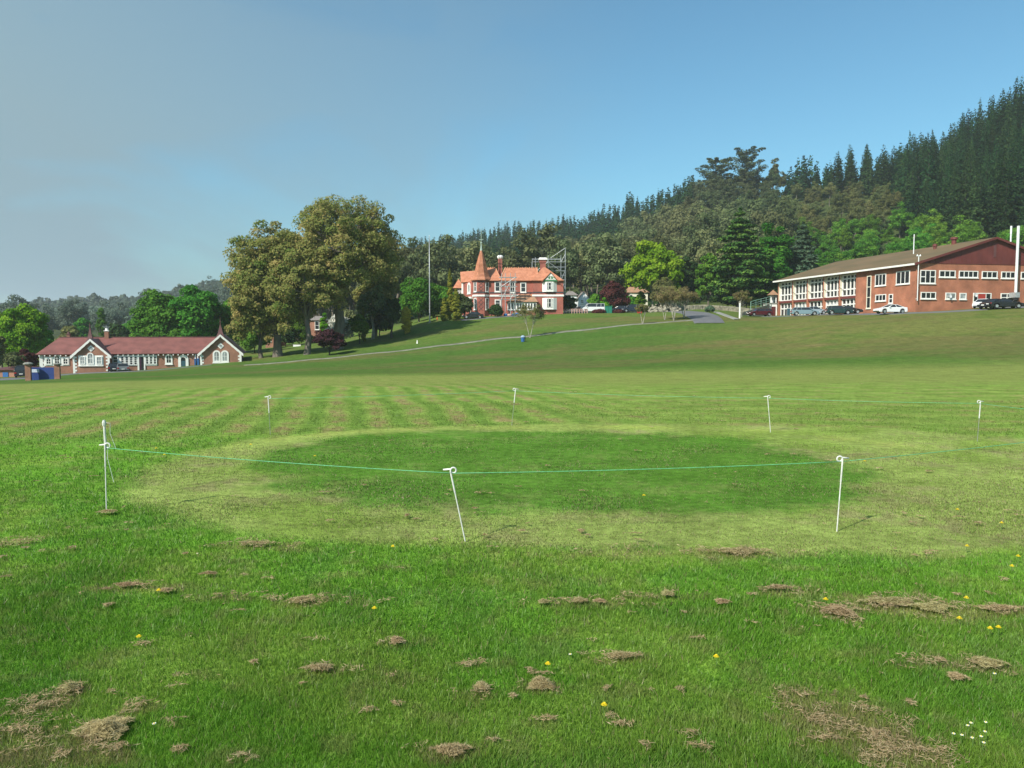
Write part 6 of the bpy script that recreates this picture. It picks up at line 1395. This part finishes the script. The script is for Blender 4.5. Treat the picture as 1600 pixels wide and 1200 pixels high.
# ------------------------------------------------------------------ flowers
M['yellow'] = mat('dandelion_yellow', (.80, .60, .01), .6); M['daisy'] = mat('daisy_white', (.8, .8, .8), .6); M['stem'] = mat('flower_stem', (.10, .18, .04), .6)
def flower(px, py, r, h, mt, label, name, group, daisy=False):
    x, y, z = ground_at(px, py); h = h+.02; x, y = x*(1-h/CAMH), y*(1-h/CAMH); z = zg1(x, y)
    t = thing(name, label, 'flower', (x, y, z), random.random()*6, group); MB().tube([(0, 0, 0), (.004, 0, h)], .0018, 4).build('stem', M['stem'], t)
    m = MB(); rings = 1 if daisy else 3
    for q in range(rings):
        n = 12; R_ = r*(1-q*.27)
        for k in range(n):
            a = 6.283*k/n+q*.25+random.random()*.1; w_ = R_*.30; c, s = math.cos(a), math.sin(a); zz = h+.004+q*.004
            m.add([(c*r*.1, s*r*.1, zz-.002), (c*R_*.7-s*w_/2, s*R_*.7+c*w_/2, zz+.003), (c*R_, s*R_, zz+.001), (c*R_*.7+s*w_/2, s*R_*.7-c*w_/2, zz+.003)], [(0, 1, 2, 3)])
    m.build('petals', M[mt], t)
    if daisy: MB().lathe([(r*.32, h+.003), (r*.28, h+.008), (r*.1, h+.01)], 8).build('centre', M['yellow'], t)
dn = [(614,855,'dandelion beyond the near row, left of the leaning post'),(248,924,'dandelion beside a clump of clippings at the left'),(585,952,'dandelion right of a clump left of centre'),(217,996,'lone dandelion low at the left'),(856,1039,'dandelion just above the round clod'),
 (944,1103,'dandelion lower right of the round clod'),(1119,1028,'lone dandelion in the open grass right of centre'),(1511,854,'dandelion near the right end of the green strip'),(1591,870,'dandelion at the right edge'),(1290,938,'dandelion above the ragged heap'),(1510,936,'dandelion above the end of the long drift'),
 (1547,983,'left dandelion of the pair under the right hand drift'),(1560,982,'right dandelion of the pair under the right hand drift'),(1499,968,'faded dandelion at the end of the long drift'),(1496,797,'dandelion in the mown ring at the right'),(1006,775,'dandelion in the dark green block'),(1351,721,'dandelion just past the right front post'),
 (492,713,'dandelion at the left end of the dark green block'),(392,695,'dandelion near the far left post'),(257,711,'dandelion under the line near the left corner post'),(244,701,'farther dandelion near the left corner post'),(1581,886,'small dandelion low at the right edge'),(1565,818,'dandelion on the edge of the mown ring at the right')]
for px, py, lb in dn: flower(px, py, .013+.0009*ground_at(px, py)[1], .035, 'yellow', lb, 'dandelion', 'dandelions in the grass')
for px, py in ((1512,1136),(1517,1132),(1540,1131),(1490,1149),(1503,1151),(1533,1153),(1539,1146),(1519,1155),(1537,1163)): flower(px, py, .0075, .03, 'daisy', 'tiny white daisy in the cluster at the lower right corner', 'daisy', 'daisies at the lower right', True)
for px, py, lb in ((891,1024,'lone white daisy right of the dandelion above the clod'),(241,1133,'lone white daisy right of the large left mound'),(308,866,'lone white daisy near the left edge of the mown block'),(1554,1054,'lone white daisy on the heap above the cluster')): flower(px, py, .009, .03, 'daisy', lb, 'daisy', 'lone daisies', True)
# ------------------------------------------------------------------ haze
mz = bpy.data.materials.new('haze_air'); mz.use_nodes = True; t = mz.node_tree; t.nodes.clear(); o = t.nodes.new('ShaderNodeOutputMaterial'); v = t.nodes.new('ShaderNodeVolumePrincipled')
v.inputs['Color'].default_value = (.86, .92, .97, 1); v.inputs['Density'].default_value = HAZE; v.inputs['Anisotropy'].default_value = .2; t.links.new(v.outputs[0], o.inputs['Volume'])
o = MB().box(-4600, 4600, -4600, 4600, -500, 145).build('haze', mz); tag(o, 'thin haze in the air over the valley', kind='stuff')
print('zmin', float(zg(np.array([-4000., 0, 4000, -1000, 300]), np.array([500., 4000, 500, 1300, 1500])).min()))
